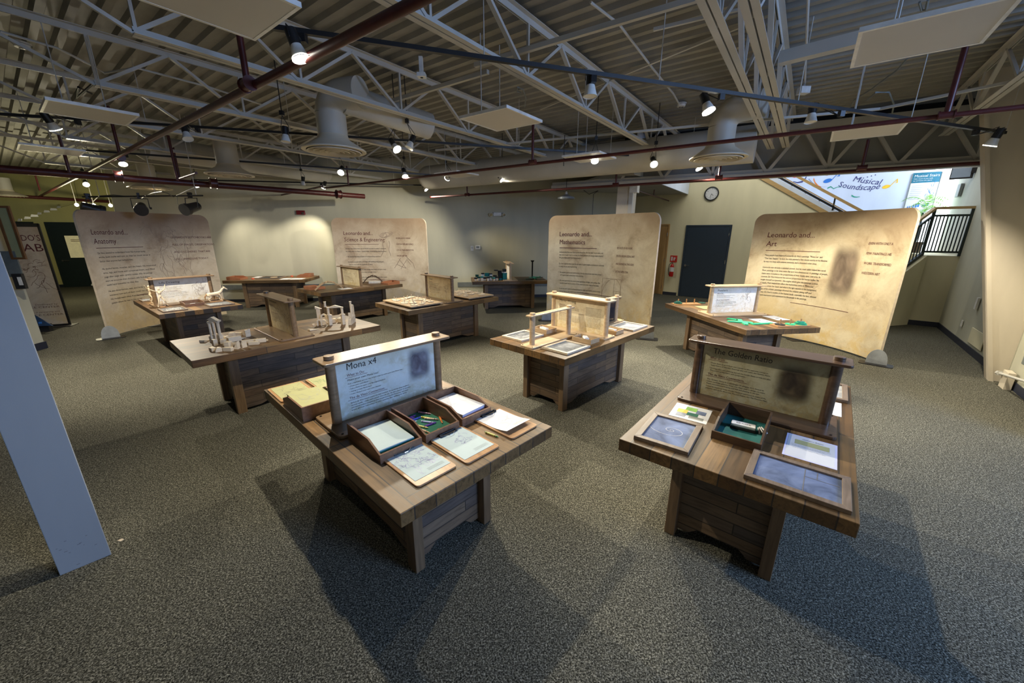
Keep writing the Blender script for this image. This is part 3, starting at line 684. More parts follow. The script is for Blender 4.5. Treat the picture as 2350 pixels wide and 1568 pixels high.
def lamp(u, v, aim, label, on_=True, tilt=None, power=1.0, z=3.05, tz=None, ang=95):
    """can lamp whose lens centre the photograph shows at (u, v)"""
    c = P(u, v, z); tz = tz or TZ
    aim = Vector(aim); d = (aim - c).normalized()
    best = None
    for ta, tb in TRACKS:
        e = tb - ta; k = max(.01, min(.99, (c - ta).dot(e) / e.dot(e))); q = ta + e * k; w = Vector((q.x - c.x, q.y - c.y)).length
        if best is None or w < best[0]: best = (w, q)
    if best[0] < .40: c0_ = best[1]
    else: c0_ = Vector((c.x, c.y, 3.40 + .015))
    t = thing('track_light', label, 'track light', (c0_.x, c0_.y, c0_.z - .015), 0, 'track spotlights')
    if best[0] >= .40: ob('hanger_rod', MB().cyl((0, 0, 0), (0, 0, .56), .006, 8), 'black_metal', t)
    o = Vector((0, 0, 0)); lens = c - t.location; back = lens - d * .17
    ob('track_adapter', MB().box(-.022, .022, -.022, .022, -.05, .0), 'black_metal', t)
    side = d.cross(Vector((0, 0, 1))).normalized() if abs(d.z) < .99 else Vector((1, 0, 0))
    ob('yoke', MB().tube([Vector((0, 0, -.05)), back + side * .045 + Vector((0, 0, .02)), back + d * .05 + side * .045], .004, 6).tube([Vector((0, 0, -.05)), back - side * .045 + Vector((0, 0, .02)), back + d * .05 - side * .045], .004, 6), 'black_metal', t)
    ob('lamp_can', MB().cone(back - d * .01, back + d * .085, .036, .038, 20), 'black_metal', t, smooth=True)
    lr = ob('lamp_reflector', MB().cone(back + d * .085, lens, .034, .058, 24, False), 'lamp_off_white', t, smooth=True)
    ob('lens', MB().cyl(lens - d * .012, lens - d * .004, .056, 24), 'lens_lit' if on_ else 'lamp_off_white', lr, 'glowing lens' if on_ else 'unlit lens')
    if on_:
        l = bpy.data.lights.new('spot', 'SPOT'); l.energy = SPOT_W * power; l.color = SPOT_COL; l.spot_size = R(ang); l.spot_blend = .55; l.shadow_soft_size = .03
        lo = bpy.data.objects.new('spot', l); COL.objects.link(lo); lo.parent = t; lo.location = lens + d * .012
        lo.rotation_euler = d.to_track_quat('-Z', 'Y').to_euler()
    return t
lamp(692, 137, (-.55, 2.9, .3), 'lit track spotlight high over the table with clipboards, behind the red pipe', power=.85, ang=135)
lamp(1354, 222, (.64, 3.5, .5), 'unlit track spotlight on the front track, its shade pointing down', False)
lamp(1627, 257, (2.6, 3.2, .6), 'lit track spotlight on the front track, left of the doubled joist', power=.95)
lamp(1860, 281, (3.1, 4.3, .5), 'unlit track spotlight just above the red pipe', False, z=3.1)
lamp(2270, 337, (5.0, 5.4, .4), 'lit track spotlight at the right end of the front track', power=1.1, ang=120, z=2.88)
lamp(130, 300, (-5.1, 6.0, .7), 'lit track spotlight under the left ceiling panel', power=1.5, ang=115)
lamp(432, 320, (-3.2, 4.6, .7), 'unlit track spotlight tilted sideways on the second track, beside the long red pipe', False)
lamp(656, 326, (-2.9, 5.0, .7), 'unlit track spotlight left of the largest diffuser', False)
lamp(912, 344, (.1, 4.7, .8), 'lit track spotlight just right of the largest diffuser', power=1.9)
lamp(938, 340, (-2.4, 4.8, .6), 'unlit track spotlight paired with the lit one beside the largest diffuser', False)
lamp(1365, 370, (1.0, 4.6, .7), 'lit track spotlight below the red pipe, left of the round duct strap', power=1.9)
lamp(1501, 378, (2.0, 4.0, .5), 'lit track spotlight in front of the round duct', power=1.0)
lamp(1605, 388, (4.1, 5.9, .6), 'lit track spotlight under the right diffuser', power=1.6, ang=110)
lamp(283, 378, (-5.6, 6.2, .7), 'lit track spotlight over the life drawing table', power=1.2)
lamp(198, 424, (-7.8, 7.6, .8), 'lit track spotlight at the left below the red main', power=1.0)
lamp(362, 426, (-5.9, 6.5, .7), 'lit spotlight with a strong glare above the stage lights', power=1.0)
lamp(453, 429, (-7.0, 10.2, 1.0), 'small looking lit spotlight right of the stage lights', power=.55)
lamp(782, 397, (-2.9, 5.2, .6), 'brightest glaring spotlight in the middle of the ceiling', power=1.3)
lamp(742, 432, (-6.3, 11.1, .9), 'small lit spotlight beside the red pipe end', power=1.0, ang=62, tz=TZ - .1)
lamp(695, 424, (-5.5, 10.0, 1.2), 'small unlit spotlight left of the red pipe end', False, tz=TZ - .1)
lamp(930, 406, (-1.5, 7.2, .8), 'small spotlight peeking over the red pipe', power=1.0, z=3.03)
lamp(1025, 411, (-3.2, 10.2, 1.3), 'lit spotlight right of the small square ceiling panel', power=1.1)
lamp(1153, 414, (1.6, 8.3, 1.2), 'lit spotlight nearest the long round duct', power=.9)
lamp(979, 436, (-.3, 10.3, .8), 'lowest small lit spotlight near the back wall', power=1.0, tz=TZ - .1)

# theatre lights hanging over the left banner
def stage_light(u, v, label, az_, z=2.47):
    qa, qb = P(190, 452, 2.6), P(465, 449, 2.6); c = qa + (qb - qa) * ((u - 190) / 275) - Vector((0, 0, .21)); t = thing('stage_light', label, 'stage light', c, R(az_), 'black stage lights')
    ob('lamp_body', MB().cone((-.13, 0, .04), (.10, 0, -.03), .075, .09, 20).cone((.10, 0, -.03), (.17, 0, -.05), .105, .105, 20), 'black_metal', t, smooth=True)
    ob('yoke', MB().tube([(0, -.12, 0), (-.02, -.12, .17), (-.02, .12, .17), (0, .12, 0)], .008, 6), 'black_metal', t)
    ob('clamp', MB().box(-.04, .02, -.02, .02, .17, .27).cyl((-.05, 0, .25), (.03, 0, .25), .02, 10), 'black_metal', t)
    ob('knob', MB().cyl((0, .12, 0), (0, .15, 0), .02, 10), 'black_metal', t)
    return t
stage_light(203, 470, 'black stage light partly hidden behind the left banner top', 60)
stage_light(321, 469, 'black stage light in the middle, tipped down to the right', -50)
stage_light(436, 470, 'black stage light at the right end of the hanging pipe', -95)
pz = 2.60
a_, b_ = P(190, 452, pz), P(465, 449, pz)
t = thing('lighting_pipe', 'thin grey pipe carrying the three black stage lights', 'pipe', a_); d = b_ - a_
ob('pipe_run', MB().cyl((0, 0, 0), d, .014, 10), 'black_metal', t, smooth=True)
for k in (.15, .62, .95): ob('drop_rod', MB().cyl(d * k, d * k + Vector((0, 0, 1.35)), .006, 6), 'steel_white_paint', t)
pts = [P(u, v, 2.60) for u, v in [(215, 462), (228, 450), (262, 448), (300, 451), (325, 456), (335, 449), (352, 443), (372, 440), (385, 444), (398, 452), (412, 446), (432, 437), (448, 430)]]
setp(ob('power_cable', MB().tube(pts, .009, 6), 'black_plastic'), 'black power cable looping along the stage lights', 'cable')
setp(ob('power_cable', MB().tube([P(u, v, 2.55) for u, v in [(406, 452), (407, 466), (415, 480), (424, 484), (432, 480)]], .006, 6), 'black_plastic'), 'thin black cable dangling to the right stage light', 'cable')
t = thing('pendant_lamp', 'grey dome pendant lamp hanging before the back wall', 'pendant lamp', P(1299, 457, 2.72))
ob('shade', MB().lathe([(.015, .11), (.05, .10), (.10, .075), (.19, .04), (.20, .0), (.185, .0)], 30), 'pendant_metal', t, smooth=True)
ob('cap', MB().lathe([(.014, .17), (.03, .14), (.035, .10)], 16), 'white_plastic', t, smooth=True); ob('cord', MB().cyl((0, 0, .16), (0, 0, 1.23), .006, 6), 'black_plastic', t)
setp(ob('hanging_cable', MB().tube([P(1340, 437, 3.0), P(1352, 446, 2.95), P(1372, 438, 2.98), P(1362, 446, 2.9), up(P(1362, 446, 2.9), 1.9)], .008, 6), 'black_plastic'), 'black cable hanging straight down behind the mathematics banner', 'cable')
setp(ob('coiled_cable', MB().tube([P(1300 + 14 * math.cos(t_ / 3), 375 + 12 * math.sin(t_ / 3), 3.33) for t_ in range(0, 30)], .008, 6), 'black_plastic'), 'black cable looped round the end of a joist', 'cable')
def detector(u, v, label, z=3.88, r=.07):
    t = thing('smoke_detector', label, 'smoke detector', P(u, v, z), 0, 'smoke detectors on the deck')
    ob('base_plate', MB().lathe([(.001, .05), (r * 1.1, .05), (r * 1.1, .03)], 24), 'white_plastic', t); ob('sensor_dome', MB().lathe([(r * .95, .03), (r * .85, 0), (.001, -.006)], 24), 'white_plastic', t, smooth=True)
    ob('slots', MB().box(-.03, -.005, -.012, .012, -.009, -.002).box(.005, .03, -.012, .012, -.009, -.002), 'black_plastic', t)
detector(1563, 245, 'round smoke detector on the deck left of the doubled joist'); detector(52, 110, 'round smoke detector at the upper left'); 
t = thing('junction_box', 'small white junction box on a conduit, right of the doubled joist', 'junction box', P(1843, 212, 3.8)); ob('box_body', MB().box(-.06, .06, -.05, .05, -.02, .06), 'white_enamel', t)
ob('conduit', MB().tube([(0, 0, .06), (0, 0, .11), P(1855, -10, 3.9) - P(1843, 212, 3.8)], .012, 8), 'steel_white_paint', t)
t = thing('ceiling_sensor', 'small white square sensor on a joist above the centre', 'sensor', P(968, 178, 3.62)); ob('body', MB().box(-.045, .045, -.045, .045, 0, .04), 'white_enamel', t); ob('eye', MB().cyl((0, 0, -.004), (0, 0, 0), .016, 14), 'black_plastic', t); ob('mount', MB().box(-.02, .02, -.02, .02, .04, .2), 'white_enamel', t)
for pts, z, lab in ([(1355, 5), (1420, 55), (1500, 160), (1545, 215), (1558, 238)], 3.9, 'white conduit bending down to a smoke detector'), ([(0, 72), (130, 110), (210, 150), (240, 168), (310, 155), (480, 200), (600, 240)], 3.8, 'white conduit wandering below the deck at the left'), ([(210, 215), (180, 200), (176, 225), (215, 190)], 3.6, 'dark flexible cable loop at the end of a joist'):
    o = ob('conduit', MB().tube([P(*q, z) for q in pts], .012, 8), 'black_plastic' if 'dark' in lab else 'steel_white_paint'); setp(o, lab, 'conduit')
for pts, z, lab in ([(2082, 134), (2060, 160), (2000, 205), (1960, 230), (1942, 260)], 3.6, 'grey flexible cable drooping from the big right ceiling panel'), ([(1990, 230), (2010, 212), (2040, 212), (2052, 240), (2045, 270)], 3.5, 'grey flexible cable arched near the right girder'), ([(1204, 245), (1207, 225), (1200, 205), (1188, 200), (1186, 210), (1195, 212)], 3.7, 'short grey curled cable above the square centre panel'), ([(2130, 0), (2125, 22), (2115, 24), (2110, 5)], 3.8, 'dark cable loop at the top right'):
    setp(ob('flexible_cable', MB().tube([P(*q, z) for q in pts], .009, 8), 'grey_box'), lab, 'cable')
setp(ob('sprinkler_riser_cable', MB().tube([P(1296, 310, 3.45), up(P(1296, 310, 3.45), 3.0)], .006, 6), 'black_plastic'), 'thin black drop cable near the centre right joist end', 'cable')
for (x, y) in [(-12.9, 11.9), (-12.5, 12.0), (-12.1, 12.1)]:
    t = thing('pendant_bulb', 'small bright bulb hanging in the further yellow green room', 'pendant lamp', (x, y, 2.72), 0, 'three pendant bulbs in the further room')
    ob('bulb', MB().ball((0, 0, 0), .045, n=12), 'lens_lit', t, smooth=True); ob('cord', MB().cyl((0, 0, .03), (0, 0, 1.24), .008, 6), 'steel_white_paint', t)
l = bpy.data.lights.new('spot', 'POINT'); l.energy = 75; l.color = (1, .90, .55); l.shadow_soft_size = .25; lo = bpy.data.objects.new('far_room_light', l); COL.objects.link(lo); lo.location = (-12.5, 11.0, 2.2)
for k in range(7):
    o = ob('paper_pennant', MB().prism([(0, 0), (.17, .01), (.15, .07), (.02, .08)], -.003, .003), 'paper_white', loc=CAM + (FWD * F_PX + RT * (40 + k * 15 - 1175) + UP * (784 - (508 - k * 5))) * (.0125 + .0004 * k), rot=(R(70), 0, R(20 * (k % 3) - 10)))
    setp(o, 'white paper sheet hanging in a row in the further room', 'paper', 'white sheets hung in the further room')

# ================================================================== TABLES
TH = .76
TP = {'A': (-0.8415, 2.469, -0.7531), 'B': (1.7008, 2.4553, -2.2636), 'C': (-2.8248, 4.5433, 0.8621), 'D': (0.8267, 4.6243, 0.7969), 'J': (3.4235, 5.8216, -1.4271),
      'E': (-1.3479, 7.0061, 0.8067), 'H': (-5.7308, 6.6056, -0.6672), 'F': (-3.721, 8.8471, 0.9017), 'G': (-6.5124, 10.4384, 0.1239), 'I': (-.105, 10.42, .138)}
_tm = {}
def table(key, label):
    x, y, a = TP[key]
    t = thing('exhibit_table', label, 'table', (x, y, 0), a, 'plank exhibit tables')
    if not _tm:
        m = MB().box(-.998, .998, -.544, .544, TH - .075, TH); _tm['tabletop'] = m.mesh('tabletop')
        def pan(L_, axis, off):
            pts = [(-L_, .03), (-L_ * .72, .03), (-L_ * .5, .075), (L_ * .5, .075), (L_ * .72, .03), (L_, .03), (L_, TH - .075), (-L_, TH - .075)]
            mb = MB(); n = len(pts)
            f = (lambda u, z, w: (u, w, z)) if axis == 'x' else (lambda u, z, w: (w, u, z))
            vs = [f(u, z, off - .011) for u, z in pts] + [f(u, z, off + .011) for u, z in pts]
            return mb.add(vs, [tuple(range(n)), tuple(range(2 * n - 1, n - 1, -1))] + [(i, n + i, n + (i + 1) % n, (i + 1) % n) for i in range(n)])
        _tm['p0'] = pan(.60, 'x', -.248).mesh('side_panel'); _tm['p1'] = pan(.60, 'x', .248).mesh('side_panel')
        _tm['p2'] = pan(.24, 'y', -.605).mesh('end_panel'); _tm['p3'] = pan(.24, 'y', .605).mesh('end_panel')
        _tm['leg'] = MB().box(-.045, .045, -.032, .032, 0, TH - .075).mesh('leg')
        _tm['apron'] = MB().box(-.62, .62, -.255, .255, TH - .115, TH - .0752).mesh('apron')
    ob('tabletop', _tm['tabletop'], 'tabletop_planks', t, bevel=.004)
    for k, n in (('p0', 'side_panel'), ('p1', 'side_panel'), ('p2', 'end_panel'), ('p3', 'end_panel')): ob(n, _tm[k], 'panel_planks', t)
    for sx in (-1, 1):
        for sy in (-1, 1): ob('leg', _tm['leg'], 'leg_wood', t, loc=(sx * .628, sy * .272, 0), bevel=.003)
    ob('apron', _tm['apron'], 'leg_wood', t)
    return t
for k, lab in [('A', 'plank table nearest the camera, with paper trays and three clipboards on it'), ('B', 'plank table at the front right, with blue chalkboards and a green lined tray'),
               ('C', 'plank table with wooden building blocks, left of centre'), ('D', 'plank table with chalk boxes and mirror stands, dusted with chalk'),
               ('J', 'plank table with green puzzle pieces, in front of the widest right banner'), ('E', 'plank table with two boards of pegged wooden discs'),
               ('H', 'plank table with jointed mannequins, by the left banner'), ('F', 'plank table with stick bridges, before the science banner'),
               ('G', 'plank table along the back wall at the left, without an upright sign'), ('I', 'plank table along the back wall, heaped with green and black foam pieces')]:
    table(k, lab)
def TW(key, x, y, z=0):
    X, Y, a = TP[key]; return Vector((X + x * math.cos(a) - y * math.sin(a), Y + x * math.sin(a) + y * math.cos(a), TH + z))
def on_table(key, name, label, cat, x, y, rz=0, z=0, group=None):
    return thing(name, label, cat, TW(key, x, y, z), TP[key][2] + rz, group)

# upright signs ------------------------------------------------------
def sign(key, side, wood, prnt, label, title, lines, pic=None, sketch=None, H=1.205 - TH, hw=.46, x0=0, under=True, title_size=.045, tx=-.30, fit_title=None, bx=.195):
    t = on_table(key, 'table_sign', label, 'sign', x0, 0)
    ob('base_board', MB().prism(rrect(-bx, bx, -hw, hw, .03), 0, .02), wood, t, bevel=.004)
    ob('top_board', MB().prism(rrect(-.095, .095, -hw, hw, .022), H - .018, H), wood, t, bevel=.004)
    for sy in (-1, 1):
        ob('post', MB().cyl((0, sy * .392, .02), (0, sy * .392, H - .018), .030, 24), wood, t, smooth=True)
        ob('post_cap', MB().cyl((0, sy * .392, H), (0, sy * .392, H + .024), .030, 24), wood, t, bevel=.002)
        for sx in (-1, 1): ob('screw', MB().cyl((sx * (bx - .03), sy * (hw - .03), .02), (sx * (bx - .03), sy * (hw - .03), .024), .007, 10), 'bronze_screw', t)
    pn = MB().box(-.37, .37, -.005, .005, 0, H - .04)
    p = ob('print_panel', pn, prnt, t, 'parchment patterned printed panel', loc=(0, 0, .021), rot=(0, 0, R(90)))
    s_ = side
    hgt = H - .04
    mp = lambda u, v: (s_ * .0062, s_ * u, .021 + v)
    mb = letter([(title, tx, hgt - .075, title_size, .05, fit_title)], mp)
    ob('title_lettering', mb, 'ink_black', t)
    heads = [l for l in lines if l[3] >= .019]; body = [l for l in lines if l[3] < .019]
    if heads: 
        ob('heading_lettering', letter(heads, mp), 'ink_maroon', t)
        ob('heading_rule', strokes([[(l[1] - .01, l[2] - .007), (l[1] + (l[5] or .15) + .02, l[2] - .007)] for l in heads], .0022, mp), 'ink_maroon', t)
    if body: ob('body_lettering', letter(body, mp), 'ink_black', t)
    if pic:
        u0, u1, v0, v1, m = pic; mb = MB(); mb.add([(s_ * .0058, s_ * u0, .021 + v0), (s_ * .0058, s_ * u1, .021 + v0), (s_ * .0058, s_ * u1, .021 + v1), (s_ * .0058, s_ * u0, .021 + v1)], [(0, 1, 2, 3)])
        me = mb.mesh('picture_patch'); uv = me.uv_layers.new(); 
        for i, c in enumerate([(0, 0), (1, 0), (1, 1), (0, 1)]): uv.data[i].uv = c
        ob('picture_patch', me, m, t, 'soft edged dark picture')
    if sketch: ob('sketch', strokes(scribble(*sketch), .0022, mp), 'ink_sepia', t)
    return t
W2 = 'What to Do:'; DC = 'The da Vinci Connection:'
sign('A', 1, 'mid_stained_wood', 'sign_print_cool', 'bluish upright sign with a small dark picture, on the nearest table', 'Mona x4',
     [(W2, -.30, .285, .026, .05, .115), ('Make your own Mona Lisa!', -.30, .255, .0185, .05, .21), ('Pick a clipboard, and try one of four ways to make your own Mona Lisa.', -.30, .232, .0125, 0, .39),
      ('• Draw your own Mona!', -.295, .214, .0125, 0, .13), ('• Rub a Mona on paper over the engraved plates', -.295, .196, .0125, 0, .25), ('• Stamp a crazy Mona face!', -.295, .178, .0125, 0, .15), ('• Color Mona in your own color choices!', -.295, .160, .0125, 0, .215),
      (DC, -.30, .130, .024, .05, .245), ('Before da Vinci would create the final artwork, he would do many studies in', -.295, .100, .0125, 0, .43), ('various media - chalk, paint, pencil, charcoal, ink. He did a number of sketches', -.295, .083, .0125, 0, .44),
      ('and known ballast completing what would become the Mona Lisa, and other', -.295, .066, .0125, 0, .42), ('artists did their impressions in other paintings after studying his works.', -.295, .049, .0125, 0, .41)],
     pic=(.12, .345, .10, .385, 'picture_patch_cool'), title_size=.062, fit_title=.20)
sign('B', 1, 'dark_stained_wood', 'sign_print_olive', 'dark upright sign titled The Golden Ratio at the front right', 'The Golden Ratio',
     [(W2, -.315, .285, .026, .05, .10), ('• If you draw an arch from one corner to the opposite corner in', -.31, .252, .0125, 0, .36), ('  each square of the two drawings you will make the Golden Ratio.', -.31, .236, .0125, 0, .37),
      ('• Or make your own drawing, but use the Golden Ratio to help you plan', -.31, .212, .0125, 0, .38), ('  the correct proportions and composition.', -.31, .196, .0125, 0, .23),
      (DC, -.315, .160, .024, .05, .235), ('The Golden Ratio is a rectangle of shapes. It is found in', -.315, .125, .0125, 0, .36), ('nature, seashells, galaxies, faces, and often used in design, to make', -.315, .108, .0125, 0, .37), ('shapes attractive and looking very soft and pleasing to the eye.', -.315, .091, .0125, 0, .34),
      ('Leonardo explored these Golden Ratio proportions in many of his', -.315, .070, .0125, 0, .38), ('artworks, such as the Mona Lisa, The Last Supper, and The Vitruvian Man.', -.315, .053, .0125, 0, .39)],
     pic=(.08, .32, .06, .37, 'picture_patch_dark'), title_size=.058, fit_title=.36)
gen = [(W2, -.30, .29, .024, .05, .10), ('Build and balance your own design with the pieces,', -.30, .265, .0125, 0, .30), ('then try to make it stand on its own.', -.30, .248, .0125, 0, .22), ('Can you change just one piece at a time?', -.30, .231, .0125, 0, .27),
       (DC, -.30, .195, .022, .05, .22), ('Da Vinci filled his notebooks with plans and drawings', -.30, .168, .0125, 0, .33), ('of machines, buildings, birds and people, and he looked', -.30, .151, .0125, 0, .34), ('closely at how each of their parts fit together.', -.30, .134, .0125, 0, .29),
       ('Many of his ideas were not built until long after his time,', -.30, .110, .0125, 0, .35), ('but they still work today.', -.30, .093, .0125, 0, .16)]
sign('C', -1, 'mid_stained_wood', 'sign_print_warm', 'upright sign turned edgeways between the two heaps of building blocks', 'Architecture', gen, sketch=(.22, .16, .2, .2, 14, 5))
mir = [(W2, -.30, .29, .024, .05, .09)] + [(('sdrawkcab gnitirw rorrim deciv oidranoeL ,sgniwarD'[:34 + (i % 4)]), .10, .30 - i * .0165, .0125, .1, .22) for i in range(15)] + [('Write your name so that it reads right in the mirror.', -.30, .262 - i * .018, .0125, 0, .31) for i in range(2)] + [(DC, -.30, .19, .020, .05, .18)] + [('Da Vinci wrote most of his notes from right to left, so', -.30, .165 - i * .017, .0125, 0, .33) for i in range(5)]
sign('D', -1, 'pale_plywood', 'sign_print_warm', 'pale upright sign titled Mirror Writing, half shaded', 'Mirror Writing', mir, bx=.12, H=1.21 - TH, title_size=.05, fit_title=.25)
sign('J', 1, 'pale_plywood', 'sign_print_pale', 'pale upright sign titled Puzzlers', 'Puzzlers', gen, sketch=(.21, .22, .16, .26, 12, 8), title_size=.045, fit_title=.16)
sign('E', -1, 'mid_stained_wood', 'sign_print_warm', 'upright sign with a flower sketch between the two pegged boards', 'Gears', gen, sketch=(.22, .19, .13, .2, 16, 11))
sign('F', -1, 'mid_stained_wood', 'sign_print_warm', 'small looking upright sign between the two stick bridges', 'Bridges', gen, sketch=(.2, .28, .13, .12, 10, 13))
sign('H', 1, 'mid_stained_wood', 'sign_print_pale', 'upright sign titled Life Drawing behind the mannequins', 'Life Drawing', gen, sketch=(.24, .22, .2, .3, 26, 17), title_size=.05, fit_title=.27)
sign('I', -1, 'pale_plywood', 'sign_print_pale', 'upright sign seen almost edge on beside the foam pieces', 'Inventions', gen)

# trays, clipboards, chalkboards ------------------------------------
def tray(key, x0, x1, y0, y1, label, wood='tray_wood', floor_mat='felt_green', hb=.10, hf=.052, rz=0, flip=1, grp=None):
    """open tray; the side nearer x0 is the tall back when flip = 1"""
    cx, cy = (x0 + x1) / 2, (y0 + y1) / 2; a, b = (x1 - x0) / 2, (y1 - y0) / 2; th = .011
    t = on_table(key, 'wooden_tray', label, 'tray', cx, cy, rz, group=grp)
    f = flip
    def xs(p, q): return (min(f * p, f * q), max(f * p, f * q))
    u, v = xs(-a, -a + th); ob('back_wall', MB().box(u, v, -b, b, 0, hb), wood, t)
    u, v = xs(a - th, a); ob('front_wall', MB().box(u, v, -b, b, 0, hf), wood, t)
    for sy in (-1, 1):
        pts = [(-a + th, 0), (a - th, 0), (a - th, hf), (a * .35, hb * .98), (-a + th, hb)]
        mb = MB(); n = 5; y_ = sy * (b - th / 2)
        vs = [(f * p, y_ - th / 2, z) for p, z in pts] + [(f * p, y_ + th / 2, z) for p, z in pts]
        mb.add(vs, [tuple(range(n)), tuple(range(2 * n - 1, n - 1, -1))] + [(i, n + i, n + (i + 1) % n, (i + 1) % n) for i in range(n)]); ob('side_wall', mb, wood, t)
    ob('lined_floor', MB().box(-a + th, a - th, -b + th, b - th, .002, .008), floor_mat, t)
    return t
def stack(key, x0, x1, y0, y1, z0, z1, label, top, under=None, rz=0, drawing=None):
    cx, cy = (x0 + x1) / 2, (y0 + y1) / 2; a, b = (x1 - x0) / 2, (y1 - y0) / 2
    t = on_table(key, 'paper_stack', label, 'paper', cx, cy, rz, z0); h = z1 - z0
    if under:
        mb = MB(); rd = random.Random(4); k = 6
        for i in range(k): 
            j = rd.uniform(-.004, .004); mb.box(-a + j, a + j, -b - j, b - j, h * .85 * i / k, h * .85 * (i + .8) / k)
        ob('lower_sheets', mb, under, t)
    ob('top_sheets', MB().box(-a, a, -b, b, h * .85 if under else 0, h), top, t)
    if drawing: ob('drawing', strokes(drawing, .0012, lambda u, v: (u, v, h + .0006)), 'ink_pencil', t)
    return t
tray('A', .205, .59, -.415, -.155, 'wooden tray holding pale blue paper, on the nearest table')
stack('A', .235, .545, -.395, -.175, .012, .05, 'stack of pale blue paper over teal sheets in the front left tray', 'paper_pale_blue', 'paper_teal', rz=R(-2))
tray('A', .205, .59, -.128, .120, 'green lined wooden tray full of crayons')
tray('A', .205, .59, .145, .395, 'wooden tray holding white paper, beside the crayon tray')
stack('A', .235, .55, .165, .375, .012, .06, 'stack of white colouring sheets over lilac ones', 'paper_white', 'paper_lilac', rz=R(4), drawing=scribble(-.05, 0, .22, .18, 9, 3))
tray('A', -.59, -.205, -.525, -.265, 'wooden tray behind the sign, filled with yellow drawings', flip=-1)
stack('A', -.55, -.23, -.505, -.285, .012, .085, 'stack of yellow drawing sheets in the tray behind the sign', 'paper_yellow', None, drawing=scribble(0, 0, .26, .2, 12, 9))
tray('A', -.59, -.205, -.25, .0, 'wooden tray mostly hidden behind the bluish sign', flip=-1, floor_mat='felt_green')

def clipboard(key, x0, x1, y0, y1, label, flip=1, rz=0, clip=True):
    cx, cy = (x0 + x1) / 2, (y0 + y1) / 2; a, b = (x1 - x0) / 2, (y1 - y0) / 2
    t = on_table(key, 'clipboard', label, 'clipboard', cx, cy, rz)
    ob('board', MB().prism(rrect(-a, a, -b, b, .022, 5), 0, .010), 'clipboard_wood', t, bevel=.002)
    if clip:
        x = flip * (-a + .022)
        cl = ob('clip', MB().box(x - .010, x + .010, -.062, .062, .0115, .018).box(x - .012, x - .006, -.062, .062, .0115, .026), 'black_metal', t, 'black spring clip', bevel=.002)
        ob('clip_lever', MB().tube([(x, -.05, .02), (x + flip * .03, -.01, .02), (x + flip * .03, .01, .02), (x, .05, .02)], .0018, 6), 'chrome', cl)
        ob('clip_hinge', MB().cyl((x, -.065, .018), (x, -.052, .018), .007, 10).cyl((x, .052, .018), (x, .065, .018), .007, 10), 'black_metal', cl)
    return t
def sheet(key, x0, x1, y0, y1, mat, label, z=.0105, rz=0, draw=None, ink='ink_pencil', rule=None, curl=False):
    cx, cy = (x0 + x1) / 2, (y0 + y1) / 2; a, b = (x1 - x0) / 2, (y1 - y0) / 2
    t = on_table(key, 'paper_sheet', label, 'paper', cx, cy, rz, z)
    mb = MB(); n = 10; lift = (lambda s: .022 * max(0, (s - .45) / .55) ** 2) if curl else (lambda s: 0)
    for i in range(n):
        s0, s1 = i / n, (i + 1) / n; xa, xb = -a + 2 * a * s0, -a + 2 * a * s1; za, zb_ = lift(s0), lift(s1)
        mb.add([(xa, -b, za), (xb, -b, zb_), (xb, b, zb_), (xa, b, za), (xa, -b, za + .0008), (xb, -b, zb_ + .0008), (xb, b, zb_ + .0008), (xa, b, za + .0008)], [(3, 2, 1, 0), (4, 5, 6, 7), (0, 1, 5, 4), (2, 3, 7, 6)] + ([(3, 0, 4, 7)] if i == 0 else []) + ([(1, 2, 6, 5)] if i == n - 1 else []))
    ob('page', mb, mat, t)
    mp = lambda u, v: (u, v, .0013 + lift((u + a) / (2 * a)))
    if draw: ob('drawing', strokes(draw, .0013, mp), ink, t)
    if rule: ob('caption_lines', strokes([[(a - .045 + k * .009, -b + .10), (a - .045 + k * .009, b - .02)] for k in range(3)], .0011, mp), 'ink_grey', t)
    return t
clipboard('A', .562, .905, -.395, -.150, 'wooden clipboard nearest the front corner, paper scribbled in purple')
sheet('A', .574, .860, -.378, -.160, 'paper_pale_blue', 'pale blue sheet with faint purple rubbing, on the front clipboard', draw=scribble(-.02, 0, .24, .2, 46, 21, 2.2), ink='crayon_lilac', rule=1)
clipboard('A', .590, .930, -.106, .142, 'wooden clipboard in the middle of the three')
sheet('A', .600, .895, -.092, .128, 'paper_pale_blue', 'pale blue sheet with faint green rubbing, on the middle clipboard', draw=scribble(-.04, .01, .14, .12, 16, 22, 2.2), ink='plant_green' if False else 'crayon_lilac', rule=1)
clipboard('A', .578, .930, .245, .485, 'wooden clipboard nearest the right edge, paper curling up')
sheet('A', .592, .872, .258, .475, 'paper_white', 'white curling sheet with a pencil portrait outline, right clipboard', draw=scribble(0, 0, .2, .16, 12, 23), rule=1, curl=True)
clipboard('A', -.965, -.62, -.53, -.28, 'wooden clipboard at the far left corner with a yellow sheet', flip=-1)
sheet('A', -.945, -.665, -.510, -.300, 'paper_yellow', 'yellow sheet with a pencil face at the far left corner', draw=scribble(0, 0, .2, .16, 16, 24), ink='ink_grey')
clipboard('A', -.965, -.62, -.255, -.01, 'wooden clipboard behind the sign with a coloured yellow sheet', flip=-1)
sheet('A', -.95, -.65, -.24, -.025, 'paper_yellow', 'yellow sheet coloured in green and purple behind the sign', draw=scribble(0, -.03, .2, .12, 18, 25), ink='crayon_green')
